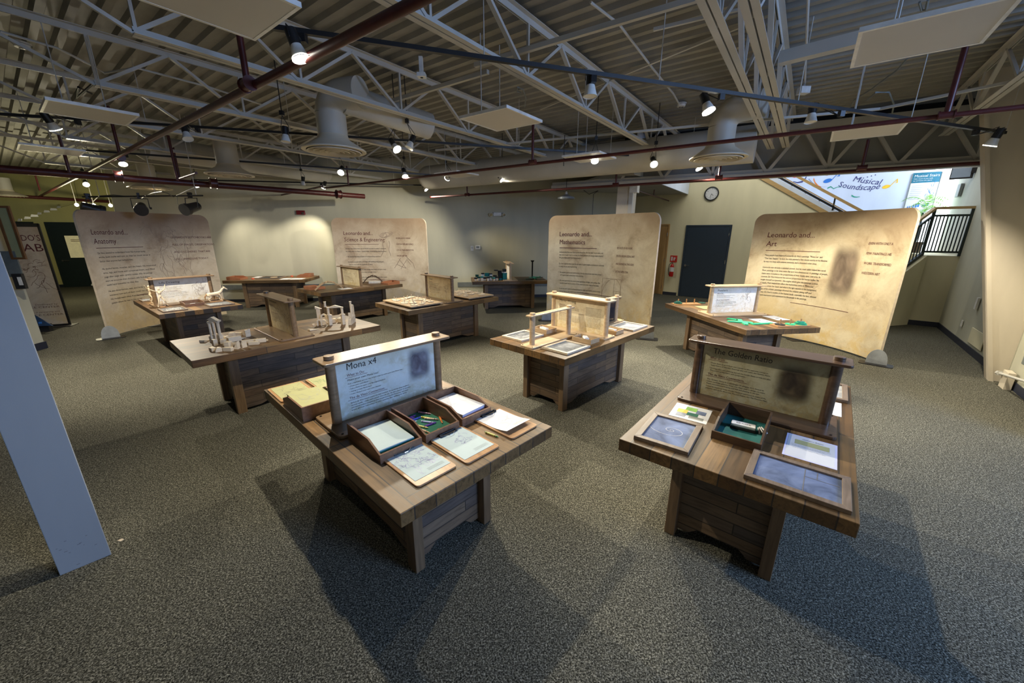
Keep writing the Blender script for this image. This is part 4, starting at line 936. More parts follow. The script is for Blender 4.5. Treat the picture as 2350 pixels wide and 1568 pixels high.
def crayon(key, x, y, rz, m, label, z=.008, tilt=0, wrap=None, l=.042):
    t = on_table(key, 'crayon', label, 'crayon', x, y, rz, z + .0062, 'loose crayons')
    if tilt: t.rotation_euler = (0, tilt, t.rotation_euler[2])
    ob('wax', MB().cyl((-l, 0, 0), (l, 0, 0), .0050, 12).cone((l, 0, 0), (l + .012, 0, 0), .0046, .0015, 12), m, t)
    wr = ob('wrapper', MB().cyl((-l + .004, 0, 0), (l - .008, 0, 0), .0058, 14), wrap or m, t); ob('wrapper_band', MB().cyl((l - .016, 0, 0), (l - .012, 0, 0), .0060, 14).cyl((-l + .010, 0, 0), (-l + .014, 0, 0), .0060, 14), 'ink_black', wr)
for x, y, a, m, w, nme in [(.275, -.06, 80, 'crayon_purple', None, 'dark purple crayon lying highest in the tray'), (.262, -.035, 95, 'crayon_purple', None, 'purple crayon against the tray back'), (.285, -.085, 70, 'crayon_pink', None, 'mauve crayon in the tray corner'),
      (.305, -.02, 88, 'crayon_blue', None, 'blue crayon in the tray'), (.325, -.075, 82, 'crayon_white', None, 'pale blue crayon near the tray side'), (.345, .045, 25, 'crayon_yellow', None, 'bright yellow crayon in the middle of the tray'), (.415, -.045, 20, 'lemon_wrap', None, 'lemon coloured crayon in the tray'),
      (.395, .015, 30, 'crayon_lilac', None, 'lilac crayon in the tray'), (.375, .055, 35, 'crayon_tan', None, 'tan crayon next to the lilac one'), (.435, .0, 85, 'crayon_purple', None, 'purple crayon lying across the tray front'), (.47, -.065, 10, 'crayon_tan', None, 'light brown crayon beside the tray side'),
      (.495, -.10, 5, 'crayon_white', None, 'cream crayon nearest the tray front left'), (.43, .095, -25, 'crayon_orange', None, 'orange crayon leaning on the tray side'), (.535, .04, 80, 'crayon_orange', None, 'orange crayon at the tray front'), (.27, .075, 25, 'crayon_pink', None, 'pink crayon at the back of the tray')]:
    crayon('A', x, y, R(a), m, nme, wrap=w)
crayon('A', .795, .20, R(8), 'crayon_green', 'lone green crayon with a lemon wrapper, on the planks between two clipboards', z=0, wrap='lemon_wrap', l=.046)

def chalkboard(key, x0, x1, y0, y1, label, frame='chalk_frame_wood', slate_='slate_blue_smeared', rz=0, draw=None, z=0, fw_=.034, grp=None, ink='chalk_white', lw=.0022):
    cx, cy = (x0 + x1) / 2, (y0 + y1) / 2; a, b = (x1 - x0) / 2, (y1 - y0) / 2
    t = on_table(key, 'chalkboard', label, 'chalkboard', cx, cy, rz, z, grp); w = fw_; h = .022
    for pts in ([(-a, -b), (a, -b), (a - w, -b + w), (-a + w, -b + w)], [(a, -b), (a, b), (a - w, b - w), (a - w, -b + w)], [(a, b), (-a, b), (-a + w, b - w), (a - w, b - w)], [(-a, b), (-a, -b), (-a + w, -b + w), (-a + w, b - w)]):
        ob('frame_rail', MB().prism(pts, 0, h), frame, t, bevel=.002)
    ob('slate', MB().box(-a + w, a - w, -b + w, b - w, .003, .012), slate_, t, 'slate smeared with chalk')
    if draw: ob('chalk_drawing', strokes(draw, lw, lambda u, v: (u, v, .0128)), ink, t)
    return t
sp = spiral(.005, 0, .13, 2.2, 80, .23, R(180)); sp[0] = [(x * 1.15 - .0, y * .85) for x, y in sp[0]]
chalkboard('B', .535, .935, -.488, -.182, 'blue smeared chalkboard with a chalk spiral, at the left corner of the golden ratio table', rz=R(3), draw=[[(y * -1 * .9 - .02, x * .9) for x, y in sp[0]]])
chalkboard('B', .640, .955, .100, .515, 'wide blue chalkboard at the front edge of the golden ratio table', draw=[[(-.115, .03), (.11, .03)], [(-.04, .03), (-.04, .165)], [(-.115, .08), (-.04, .08)]], ink='ink_grey', lw=.003)
chalkboard('B', -.95, -.545, .23, .52, 'chalkboard standing out behind the right post of the golden ratio sign', slate_='slate_pale_smeared')
tray('B', .215, .63, -.125, .130, 'dark tray lined with green felt, holding an eraser', 'dark_stained_wood', 'felt_teal', .095, .05)
t = on_table('B', 'chalk_eraser', 'white and black chalk eraser in the green lined tray', 'eraser', .40, .005, R(95), .009)
ob('felt_pad', MB().box(-.068, .068, -.03, .03, 0, .018), 'black_foam', t, bevel=.003); ob('handle_block', MB().box(-.066, .066, -.028, .028, .018, .036), 'paper_white', t, bevel=.004)
ob('printed_word', letter([('ERASER', -.04, -.012, .022, 0, .08)], lambda u, v: (u, v, .0366)), 'ink_black', t)
for x, y, a, z in ((.355, .098, 20, .009), (.345, .113, 30, .009), (.372, .088, 12, .009)):
    t = on_table('B', 'chalk_stick', 'white chalk stick beside the eraser in the green lined tray', 'chalk', x, y, R(a), z + .005, 'chalk sticks by the eraser'); ob('stick', MB().cyl((-.04, 0, 0), (.035, 0, 0), .005, 12), 'chalk_white', t, smooth=True)
t = sheet('B', .262, .552, .236, .455, 'paper_white', 'white laminated golden ratio sheet with a yellow rectangle', z=.0005)
ob('laminate_border', MB().box(-.155, .155, -.12, .12, 0, .0003), 'paper_lilac', t)
mp = lambda u, v: (v, u, .0016)
ob('printed_rectangle', MB().add([mp(-.075, -.09), mp(.085, -.09), mp(.085, -.03), mp(-.075, -.03)], [(0, 1, 2, 3)]), 'paper_yellow', t, 'pale yellow printed rectangle')
mp2 = lambda u, v: (-v, u, .002)
ob('printed_text', letter([('Golden Ratio', -.045, .105, .016, .2, .10), ('The ratio of the long side to the short side is the same', -.09, .012, .008, 0, .18), ('as the ratio of the whole to the long side.', -.085, -.002, .008, 0, .15), ('Draw an arc in each square to make a spiral.', -.08, -.03, .008, 0, .15)], mp2), 'ink_grey', t)
t = sheet('B', .235, .478, -.43, -.197, 'paper_white', 'printed card with four nature photos on the golden ratio table', z=.0005, rz=R(4))
for k, (u0, u1, v0, v1, m) in enumerate([(-.09, -.03, -.04, .03, 'plant_green'), (-.03, .03, -.085, -.02, 'note_yellow'), (-.06, .0, .03, .09, 'slate_blue_smeared'), (.0, .05, -.02, .05, 'felt_green'), (.03, .09, -.08, -.02, 'slate_pale_smeared'), (.05, .09, .0, .09, 'grey_box')]):
    ob('photo', MB().box(u0, u1, v0, v1, .0010, .0016), m, t)
sheet('B', -.515, -.235, .25, .485, 'paper_white', 'white sheet showing past the right end of the golden ratio sign', z=.0005)

# mirror writing table
def mirror_stand(x0, x1, label, mirror=False):
    c = (x0 + x1) / 2; a = (x1 - x0) / 2; t = on_table('D', 'mirror_stand', label, 'stand', c, -.015)
    ob('base_board', MB().prism(rrect(-a, a, -.095, .095, .03), 0, .02), 'pale_plywood', t, bevel=.004); ob('top_board', MB().prism(rrect(-a + .03, a - .03, -.042, .042, .015), .335, .35), 'pale_plywood', t, bevel=.003)
    for sx in (-1, 1):
        ob('post', MB().cyl((sx * (a - .10), 0, .02), (sx * (a - .10), 0, .335), .030, 24), 'pale_plywood', t, smooth=True); ob('post_cap', MB().cyl((sx * (a - .10), 0, .35), (sx * (a - .10), 0, .372), .030, 24), 'pale_plywood', t, bevel=.002)
        for sy in (-1, 1): ob('screw', MB().cyl((sx * (a - .025), sy * .07, .02), (sx * (a - .025), sy * .07, .024), .006, 8), 'bronze_screw', t)
    if mirror: ob('mirror_panel', MB().box(-a + .13, a - .13, -.004, .004, .021, .33), 'mirror_glass', t, 'dark mirror pane')
mirror_stand(-.985, -.13, 'open plywood stand with two posts, nearest the left corner of the chalk table')
mirror_stand(.215, .985, 'plywood stand with a dark mirror pane, behind the Mirror Writing sign', True)
chalkboard('D', -.850, -.455, .175, .495, 'pale framed chalkboard behind the open stand, scribbled in chalk', 'pale_frame_wood', 'slate_dark_smeared', draw=scribble(0, 0, .22, .14, 16, 31), lw=.0016)
chalkboard('D', -.880, -.462, -.488, -.150, 'pale framed chalkboard nearest the front corner of the chalk table', 'pale_frame_wood', 'slate_dark_smeared')
chalkboard('D', .50, .90, -.49, -.145, 'pale framed chalkboard at the right end with a thick chalk smear', 'pale_frame_wood', 'slate_pale_smeared')
def chalk_box(x0, x1, y0, y1, label):
    cx, cy = (x0 + x1) / 2, (y0 + y1) / 2; a, b = (x1 - x0) / 2, (y1 - y0) / 2; t = on_table('D', 'chalk_box', label, 'box', cx, cy, 0, 0, 'chalk boxes')
    h = .05; w = .009
    for q in ((-a, a, -b, -b + w), (-a, a, b - w, b), (-a, -a + w, -b + w, b - w), (a - w, a, -b + w, b - w)): ob('side_wall', MB().box(*q, 0, h), 'pale_plywood', t)
    ob('box_floor', MB().box(-a + w, a - w, -b + w, b - w, 0, .006), 'pale_plywood', t); return cx, cy
for x0, x1, y0, y1, l_, nn_ in ((-.375, -.18, .20, .44, 'small plywood box of chalk behind the open stand', 2), (-.375, -.20, -.435, -.18, 'small plywood box of chalk nearest the front edge', 3), (.185, .365, -.43, -.20, 'small plywood box of chalk right of the Mirror Writing sign', 1)):
    cx, cy = chalk_box(x0, x1, y0, y1, l_); rd = random.Random(int(cx * 100))
    t = on_table('D', 'chalk_eraser', 'chalky eraser in the ' + l_.split('plywood ')[1], 'eraser', cx, cy, R(rd.uniform(40, 100)), .026); t.rotation_euler[0] = R(6)
    ob('block', MB().box(-.06, .06, -.025, .025, .0, .024), 'chalk_white', t, bevel=.003); ob('pad', MB().box(-.06, .06, -.025, .025, -.014, .0), 'grey_box', t)
    for k in range(nn_):
        t = on_table('D', 'chalk_stick', 'chalk stick in the ' + l_.split('plywood ')[1], 'chalk', cx + rd.uniform(-.04, .04), cy + rd.uniform(-.05, .05), rd.uniform(0, 3), .012, 'chalk sticks in the plywood boxes'); ob('stick', MB().cyl((-.035, 0, 0), (.035, 0, 0), .005, 10), 'chalk_white', t)
mb = MB(); rd = random.Random(12)
for k in range(150):
    x, y = rd.uniform(-.95, .95), rd.uniform(-.52, .5); w = rd.uniform(.002, .007); mb.add([(x, y, TH + .0008), (x + w, y, TH + .0008), (x + w, y + w * .6, TH + .0008), (x, y + w * .7, TH + .0008)], [(0, 1, 2, 3)])
o = ob('chalk_dust', mb, 'chalk_white', loc=(TP['D'][0], TP['D'][1], 0), rot=(0, 0, TP['D'][2])); setp(o, 'chalk crumbs scattered over the mirror writing table', 'chalk', None, 'stuff')

# ------------------------------------------------------------------ building blocks
def block(shape, x, y, z, rz, dims, label, rx=0, group='building blocks', ry=0):
    t = on_table('C', 'wooden_block', label, 'block', x, y, R(rz), z, group); a, b, c = dims
    mb = MB()
    if shape == 'box': mb.box(-a / 2, a / 2, -b / 2, b / 2, 0, c)
    elif shape == 'wedge': mb.add([(-a / 2, -b / 2, 0), (a / 2, -b / 2, 0), (a / 2, b / 2, 0), (-a / 2, b / 2, 0), (-a / 2, -b / 2, c), (-a / 2, b / 2, c)], [(3, 2, 1, 0), (0, 1, 4), (3, 5, 2), (4, 1, 2, 5), (0, 4, 5, 3)])
    elif shape == 'roof': mb.add([(-a / 2, -b / 2, 0), (a / 2, -b / 2, 0), (a / 2, b / 2, 0), (-a / 2, b / 2, 0), (0, -b / 2, c), (0, b / 2, c)], [(3, 2, 1, 0), (0, 1, 4), (3, 5, 2), (4, 1, 2, 5), (0, 4, 5, 3)])
    elif shape == 'column': mb.lathe([(.001, 0), (a / 2, 0), (a / 2, c * .06), (a * .38, c * .10), (a * .38, c * .9), (a / 2, c * .94), (a / 2, c), (.001, c)], 18)
    elif shape == 'cyl': mb.cyl((0, 0, 0), (0, 0, c), a / 2, 20)
    elif shape == 'arch':
        n = 10; pts = [(-a / 2, 0), (-a / 2, c)] if False else None
        out = [(-a / 2, 0)] + [(a / 2 * -math.cos(math.pi * i / n), c - a / 2 + a / 2 * math.sin(math.pi * i / n)) for i in range(n + 1)] + [(a / 2, 0)]
        inn = [(a * .25, 0)] + [(a * .25 * math.cos(math.pi * i / n), c - a / 2 + a * .25 * math.sin(math.pi * i / n)) for i in range(n + 1)] + [(-a * .25, 0)]
        poly = out + inn; m = len(poly); vs = [(p, -b / 2, q) for p, q in poly] + [(p, b / 2, q) for p, q in poly]
        k = len(out)
        fs = []
        for i in range(k - 1): fs += [(i, i + 1, m - 2 - i, m - 1 - i), (m + i, m + m - 1 - i, m + m - 2 - i, m + i + 1)]
        fs += [(i, m + i, m + (i + 1) % m, (i + 1) % m) for i in range(m)]; mb.add(vs, fs)
    elif shape == 'half': 
        n = 12; pts = [(a / 2 * math.cos(math.pi * i / n), c * math.sin(math.pi * i / n)) for i in range(n + 1)]; m = n + 1; vs = [(p, -b / 2, q) for p, q in pts] + [(p, b / 2, q) for p, q in pts]
        mb.add(vs, [tuple(range(m)), tuple(range(2 * m - 1, m - 1, -1))] + [(i, m + i, m + (i + 1) % m, (i + 1) % m) for i in range(m)])
    o = ob('block_body', mb, 'block_wood', t, bevel=.002 if shape in ('box', 'wedge', 'roof') else 0)
    t.rotation_euler[0] = R(rx); t.rotation_euler[1] = R(ry)
    return t
u_ = .042
# tower on the left
TWR = 'of the tall leaning tower on the blocks table'
for i, (x, y) in enumerate([(-.655, .085), (-.625, .035)]):
    block('box', x, y, 0, 20, (u_, u_, .085), ('left' if i == 0 else 'right') + ' foot block ' + TWR, ry=0)
    block('column', x + .0, y + .0, .085, 20, (.040, .040, .15), ('left' if i == 0 else 'right') + ' round pillar ' + TWR)
block('box', -.685, .115, 0, 20, (u_, u_, .07), 'short block standing behind the tower foot'); block('column', -.685, .115, .07, 20, (.036, .036, .15), 'third pillar at the back ' + TWR)
block('box', -.640, .060, .235, -58, (.115, .045, .020), 'lower lintel block ' + TWR); block('box', -.668, .098, .220, -58, (.07, .045, .018), 'back lintel block ' + TWR)
block('roof', -.652, .078, .255, -58, (.12, .045, .035), 'gable block at the very top ' + TWR)
loose = [('wedge', -.735, .205, 0, 40, (.10, .06, .028), 'thin wedge block lying alone left of the tower'), ('box', -.705, -.075, 0, 10, (u_, u_, .07), 'upright cube block just before the tower'),
    ('box', -.625, -.055, 0, -40, (.04, .05, .05), 'small cube block at the foot of the tower'), ('box', -.775, -.30, 0, 15, (.045, .05, .038), 'cube block at the left end of the front row'),
    ('half', -.735, -.365, 0, 0, (.075, .042, .045), 'half round block in the front row'), ('box', -.668, -.415, 0, -48, (.085, .042, .040), 'brick block lying in the front row'),
    ('box', -.640, -.315, 0, -45, (.05, .06, .075), 'stubby upright block behind the front row'), ('wedge', -.590, -.395, 0, 135, (.05, .045, .085), 'steep wedge block standing in the front row'),
    ('box', -.520, -.400, .0, 20, (.052, .012, .062), 'flat pale tile block leaning up at the right of the front row'), ('box', -.590, -.205, 0, -42, (.16, .03, .032), 'long stick block lying across the middle'),
    ('box', -.515, -.03, 0, 5, (.125, .048, .055), 'big brick block in the centre of the heap'), ('box', -.500, .105, 0, -38, (.05, .05, .075), 'cube block standing at the back of the heap'),
    ('wedge', -.440, .035, 0, 30, (.11, .05, .035), 'long wedge block resting slantwise'), ('box', -.425, .24, 0, -46, (.12, .03, .04), 'brick block farthest back in the heap'),
    ('box', -.355, .095, 0, 0, (.045, .042, .082), 'upright block at the right back'), ('wedge', -.335, .115, .0, 90, (.05, .03, .09), 'slim wedge standing against the right back block'),
    ('box', -.565, .19, 0, -30, (.10, .03, .03), 'slim stick block behind the tower'), ('arch', -.545, .115, 0, 15, (.08, .03, .045), 'small arch block beside the tower'),
    ('box', -.430, -.225, 0, -12, (.135, .035, .034), 'long brick block right of the middle'), ('box', -.415, -.345, 0, -35, (.10, .042, .036), 'brick block with a knot at the right front'),
    ('box', -.330, -.285, 0, -18, (.10, .045, .040), 'brick block nearest the sign board'), ('wedge', -.300, -.235, 0, -20, (.11, .06, .030), 'thin wedge at the right end by the sign'),
    ('box', -.760, -.185, 0, 60, (.05, .02, .018), 'little flat stick left of the front row'), ('arch', -.600, .0, 0, 60, (.07, .03, .04), 'low arch block right of the tower foot')]
for s_, x, y, z, rz, d, lab in loose: block(s_, x, y, z, rz, d, lab)
# castle on the right half
CS = 'of the block castle'
cas = [('box', .560, -.045, 0, 0, (.042, .042, .13), 'left gate post block ' + CS), ('box', .695, -.135, 0, 0, (.042, .042, .13), 'right gate post block ' + CS),
    ('box', .560, -.045, .13, 0, (.055, .055, .012), 'left capital tile ' + CS), ('box', .695, -.135, .13, 0, (.055, .055, .012), 'right capital tile ' + CS),
    ('column', .555, -.040, .142, 0, (.042, .042, .10), 'left upper pillar ' + CS), ('column', .695, -.135, .142, 0, (.042, .042, .085), 'right upper pillar ' + CS),
    ('roof', .628, -.09, .232, -33, (.20, .045, .035), 'wide gable block over the gate ' + CS), ('column', .535, -.015, .245, 0, (.036, .036, .07), 'chimney pillar above the gate ' + CS),
    ('arch', .455, .030, 0, -35, (.06, .04, .085), 'rounded block at the left outer corner ' + CS), ('box', .475, .095, 0, -35, (.045, .045, .06), 'low block by the left wall ' + CS),
    ('arch', .510, .055, .0, -35, (.085, .03, .07), 'small arch in the left wall ' + CS), ('arch', .525, .05, .07, -35, (.08, .03, .075), 'upper arch in the left wall ' + CS),
    ('box', .490, .11, .06, -35, (.042, .042, .15), 'tall back left pillar block ' + CS), ('wedge', .495, .105, .21, -35, (.08, .042, .035), 'sloping block on the back left pillar ' + CS),
    ('box', .640, .08, 0, -20, (.10, .05, .055), 'brick block in the castle yard, left'), ('box', .735, .03, 0, 30, (.07, .05, .06), 'brick block in the castle yard, right'), ('wedge', .70, .12, .0, 25, (.13, .06, .06), 'big wedge at the back of the castle yard'),
    ('arch', .755, -.215, 0, 48, (.07, .04, .09), 'rounded block at the right outer corner ' + CS), ('box', .790, -.175, 0, 48, (.042, .042, .09), 'low block in the right wall ' + CS),
    ('box', .82, -.14, 0, 48, (.042, .042, .10), 'second low block in the right wall ' + CS), ('wedge', .782, -.178, .09, 48, (.05, .042, .07), 'steep wedge on the right wall ' + CS),
    ('arch', .845, -.115, .10, 48, (.085, .03, .15), 'tall arch at the right end ' + CS), ('box', .855, -.105, 0, 48, (.045, .042, .10), 'block below the tall arch ' + CS), ('column', .815, -.145, .10, 0, (.034, .034, .20), 'slender chimney pillar at the right ' + CS),
    ('wedge', .30, -.15, 0, 10, (.13, .05, .022), 'flat wedge lying alone before the castle'), ('cyl', .40, .10, 0, 0, (.03, .03, .02), 'tiny round block left of the castle')]
for s_, x, y, z, rz, d, lab in cas: block(s_, x, y, z, rz, d, lab)

# ------------------------------------------------------------------ pegged discs
def peg_board(x0, x1, y0, y1, label, n, seed, cap):
    cx, cy = (x0 + x1) / 2, (y0 + y1) / 2; a, b = (x1 - x0) / 2, (y1 - y0) / 2
    t = on_table('E', 'peg_board', label, 'board', cx, cy); ob('riser_base', MB().box(-a + .04, a - .04, -b + .04, b - .04, 0, .022), 'black_metal', t); ob('board', MB().prism(rrect(-a, a, -b, b, .01, 3), .022, .042), 'pale_plywood', t, bevel=.002)
    rd = random.Random(seed); pts = []; tries = 0
    while len(pts) < n and tries < 4000:
        tries += 1; x, y, r = rd.uniform(-a + .09, a - .09), rd.uniform(-b + .09, b - .09), rd.choice((.05, .06, .07))
        if all(math.hypot(x - p, y - q) > (r + s) * .93 for p, q, s in pts): pts.append((x, y, r))
    for k, (x, y, r) in enumerate(pts):
        d = on_table('E', 'wooden_gear_disc', 'pale notched wooden disc on a peg, on the ' + cap, 'gear', cx + x, cy + y, rd.uniform(0, 1), .043 + (.004 if k % 2 else 0), 'notched wooden discs on the ' + cap)
        m = 22; prof = []
        for i in range(m * 2):
            rr = r if i % 2 else r * .91; prof.append((rr * math.cos(math.pi * i / m), rr * math.sin(math.pi * i / m)))
        ob('disc', MB().prism(prof, 0, .008), 'block_wood', d); ob('peg', MB().cyl((0, 0, .008), (0, 0, .055), .006, 10), 'block_wood', d, smooth=True)
peg_board(-.885, -.255, -.455, .48, 'square board with pegged notched discs, left half of its table', 18, 3, 'left pegged board')
peg_board(.325, .955, -.455, .48, 'square board with pegged notched discs, brightly lit right half', 16, 5, 'right pegged board')

# ------------------------------------------------------------------ stick bridges, science table
def bridge(x, y, rz, label, span=.42, rise=.12, seed=1, w=.15):
    t = on_table('F', 'stick_bridge', label, 'bridge', x, y, R(rz)); n = 5
    arc = lambda s: Vector((span * (s - .5), 0, .012 + rise * (1 - (2 * s - 1) ** 2)))
    for k in range(n):
        s0, s1 = k / n - .02, (k + 1) / n + .06
        for sy in (-1, 1):
            a, b = arc(max(0, s0)), arc(min(1, s1)); off = Vector((0, sy * w * (.40 if k % 2 else .30), .004)); ob('long_stick', MB().cyl(a + off, b + off, .009, 8), 'pale_plywood' if seed == 1 else 'dark_stained_wood', t)
        c = arc((k + .5) / n) + Vector((0, 0, .012)); ob('cross_stick', MB().cyl(c + Vector((0, -w * .55, 0)), c + Vector((0, w * .55, 0)), .009, 8), 'pale_plywood' if seed == 1 else 'dark_stained_wood', t)
bridge(-.66, -.24, -18, 'pale arched stick bridge on the near half of the science table', .56, .17)
bridge(.62, .12, -35, 'dark arched stick bridge on the far half of the science table', .46, .17, seed=2)
F_ = 'F'
tray('F', -.93, -.60, .06, .36, 'reddish tray at the left end of the science table', 'red_tray_wood', 'pale_plywood', .07, .045)
tray('F', .62, .95, -.50, -.20, 'reddish tray at the right end of the science table', 'red_tray_wood', 'pale_plywood', .07, .045, flip=-1)
sheet('F', -.46, -.20, -.40, -.17, 'paper_white', 'white instruction sheet beside the pale stick bridge', z=.0005)
t = on_table('F', 'low_box', 'low pale box under the dark stick bridge', 'box', .64, .08, R(-35)); ob('box_body', MB().box(-.14, .14, -.06, .06, 0, .055), 'grey_box' if False else 'white_plastic', t, bevel=.003)

# ------------------------------------------------------------------ long table by the back wall
tray('G', -.93, -.60, -.47, -.10, 'reddish tray at the left end of the back wall table', 'red_tray_wood', 'red_tray_wood', .085, .045, flip=1)
tray('G', .55, .88, .12, .46, 'reddish tray at the right end of the back wall table', 'red_tray_wood', 'red_tray_wood', .085, .045, flip=-1)
t = on_table('G', 'sand_board', 'framed black board in the middle of the back wall table', 'board', -.05, .02, R(4))
for q in ((-.30, .30, -.28, -.24), (-.30, .30, .24, .28), (-.30, -.26, -.24, .24), (.26, .30, -.24, .24)): ob('frame_rail', MB().box(*q, 0, .022), 'chalk_frame_wood', t)
ob('black_field', MB().box(-.26, .26, -.24, .24, 0, .012), 'black_foam', t); ob('round_disc', MB().cyl((.04, .02, .012), (.04, .02, .018), .09, 24), 'pale_plywood', t)
sheet('G', .30, .52, -.40, -.10, 'paper_white', 'white sheet right of the black board on the back wall table', z=.0005); sheet('G', .55, .88, -.42, -.12, 'paper_white', 'larger white sheet near the right edge of the back wall table', z=.0005)
sheet('G', -.62, -.36, .12, .42, 'paper_white', 'white sheet beside the left tray of the back wall table', z=.0005)
for x, y, l_ in ((-.40, -.26, 'small orange red token left of the black board'), (.33, .34, 'small red token right of the black board')):
    t = on_table('G', 'red_token', l_, 'token', x, y); ob('disc', MB().cyl((0, 0, 0), (0, 0, .025), .035, 20), 'red_token', t)
t = on_table('G', 'floor_cable', 'thin dark cable hanging from the back wall table', 'cable', -.80, .15); t.location.z = 0; inv = -t.location
o = ob('cable_run', MB().tube([(0, 0, .5), (-.05, 0, .40), (-.04, 0, .2), (.08, 0, .04), (.16, -.05, .012)], .008, 6), 'black_plastic', t)

# ------------------------------------------------------------------ foam pieces on the far right wall table
rd = random.Random(9)
def foam(x, y, z, r, h, m, label, shape='cyl'):
    t = on_table('I', 'foam_piece', label, 'foam piece', x, y, rd.uniform(0, 3), z, 'green and black foam pieces'); 
    ob('piece_body', MB().cyl((0, 0, 0), (0, 0, h), r, 16) if shape == 'cyl' else MB().box(-r, r, -r * .8, r * .8, 0, h), m, t)
fm = ['black_foam', 'dark_green_foam', 'teal_foam', 'black_foam']
word = {'black_foam': 'black', 'dark_green_foam': 'dark green', 'teal_foam': 'teal'}
for i, x in enumerate([-.90, -.82, -.74, -.66, -.58, -.50, -.43, -.36]):
    m = fm[i % 4]; h = .05 + .015 * (i % 3); foam(x, -.33 + .05 * (i % 2), 0, .033, h, 'block_wood', 'pale block in the bottom row of the foam heap, %s from the left' % ['first', 'second', 'third', 'fourth', 'fifth', 'sixth', 'seventh', 'eighth'][i], 'box')
    foam(x, -.33 + .05 * (i % 2), h, .042, .035, m, '%s cap on the %s pale block of the foam heap' % (word[m], ['first', 'second', 'third', 'fourth', 'fifth', 'sixth', 'seventh', 'eighth'][i]))
for i, (x, z, r, h, m, l_) in enumerate([(-.86, .09, .045, .06, 'dark_green_foam', 'dark green piece at the upper left of the foam heap'), (-.72, .10, .04, .06, 'white_plastic', 'white piece inside the foam heap'), (-.71, .16, .045, .03, 'black_foam', 'black cap over the white piece of the foam heap'),
      (-.60, .10, .05, .09, 'teal_foam', 'teal block in the middle of the foam heap'), (-.50, .095, .04, .06, 'white_plastic', 'second white piece in the foam heap'), (-.50, .155, .045, .025, 'black_foam', 'black cap over the second white piece'), (-.39, .09, .045, .04, 'black_foam', 'black piece right of the teal block'),
      (-.24, 0, .05, .05, 'teal_foam', 'teal foot piece of the foam tower'), (-.14, 0, .06, .19, 'teal_foam', 'tall teal block of the foam tower'), (-.14, .19, .05, .03, 'white_plastic', 'white ring on the tall teal block'), (-.14, .22, .058, .07, 'black_foam', 'black cap at the top right of the foam tower'),
      (-.26, .05, .05, .20, 'black_foam', 'tall black column of the foam tower'), (-.36, .245, .055, .028, 'black_foam', 'black disc sticking out left at the top of the foam tower')]):
    foam(x, -.22, z, r, h, m, l_, 'box' if 'block' in l_ else 'cyl')
for i in range(9):
    m = ['teal_foam', 'black_foam', 'green_foam', 'dark_green_foam'][i % 4]
    t = on_table('I', 'foam_strip', 'flat foam strip in the loose pile under the black pole', 'foam strip', .58 + .03 * i % .22 + .05 * (i % 3), -.10 - .03 * (i % 5), R(i * 37), .003 + .008 * i, 'flat foam strips in a pile'); ob('strip', MB().box(-.11, .11, -.02, .02, 0, .009), m, t)
t = on_table('I', 'model_air_screw', 'dark pole with a capped top on the far right wall table', 'model', .70, .22); ob('pole', MB().cyl((0, 0, 0), (0, 0, .45), .02, 14), 'black_foam', t); ob('top_cap', MB().cone((0, 0, .44), (0, 0, .48), .03, .055, 16), 'black_foam', t); ob('foot', MB().cyl((0, 0, 0), (0, 0, .012), .09, 20), 'teal_foam', t)

# ------------------------------------------------------------------ puzzles table
def hanoi(x, y, rz, label, rings):
    t = on_table('J', 'ring_puzzle', label, 'puzzle', x, y, R(rz)); ob('board', MB().box(-.24, .24, -.075, .075, 0, .018), 'clipboard_wood', t, bevel=.002)
    for k in (-1, 0, 1): ob('peg', MB().cyl((k * .15, 0, .018), (k * .15, 0, .095), .009, 12), 'clipboard_wood', t)
    for k, rs in rings.items():
        z = .018
        for r, m in rs:
            d = on_table('J', 'puzzle_ring', 'flat foam ring on ' + label.split(',')[0], 'ring', x, y, R(rz), z, 'foam rings of the peg puzzles'); d.location += Matrix.Rotation(TP['J'][2] + R(rz), 3, 'Z') @ Vector((k * .15, 0, 0))
            ob('ring_body', MB().lathe([(.011, 0), (r, 0), (r, .010), (.011, .010), (.011, 0)], 26), m, d); z += .0102
hanoi(-.845, -.24, 88, 'peg puzzle at the far corner, rings on its first peg', {-1: [(.07, 'dark_green_foam'), (.06, 'teal_foam'), (.05, 'dark_green_foam'), (.035, 'teal_foam')]})
hanoi(.855, .215, 88, 'peg puzzle at the front edge, rings spread on three pegs', {-1: [(.060, 'black_foam')], 0: [(.058, 'green_foam')], 1: [(.075, 'green_foam'), (.066, 'teal_foam'), (.055, 'green_foam'), (.043, 'teal_foam')]})
for x, y, rz, poly, l_ in [(.60, -.27, 10, [(-.13, -.16), (-.09, -.18), (.02, -.06), (.12, -.12), (.15, -.09), (.06, 0), (.13, .05), (.04, .09), (-.03, .02), (-.13, .10), (-.16, .06), (-.06, -.03)], 'green branching foam puzzle piece nearest the Puzzlers sign'),
                           (.70, -.09, 5, [(-.02, -.16), (.03, -.16), (.04, .16), (.0, .16)], 'long narrow green foam puzzle piece'), (.40, -.30, 30, [(-.06, -.03), (.06, -.03), (.06, .03), (-.06, .03)], 'small green foam piece behind the branching one')]:
    t = on_table('J', 'puzzle_piece', l_, 'puzzle piece', x, y, R(rz), .001, 'green foam puzzle pieces'); ob('piece_body', MB().prism(poly, 0, .014), 'green_foam', t)
for q, l_ in (((.39, .68, -.03, .18), 'white puzzle sheet with black shapes, left of the pair'), ((.23, .53, .33, .53), 'white puzzle sheet with one black shape, right of the pair')):
    t = sheet('J', *q, 'paper_white', l_, z=.0005); ob('printed_shapes', MB().box(-.05, -.02, -.03, .0, .0012, .0016).box(.03, .05, .02, .06, .0012, .0016) if 'left' in l_ else MB().box(.02, .04, -.03, .02, .0012, .0016), 'ink_black', t)
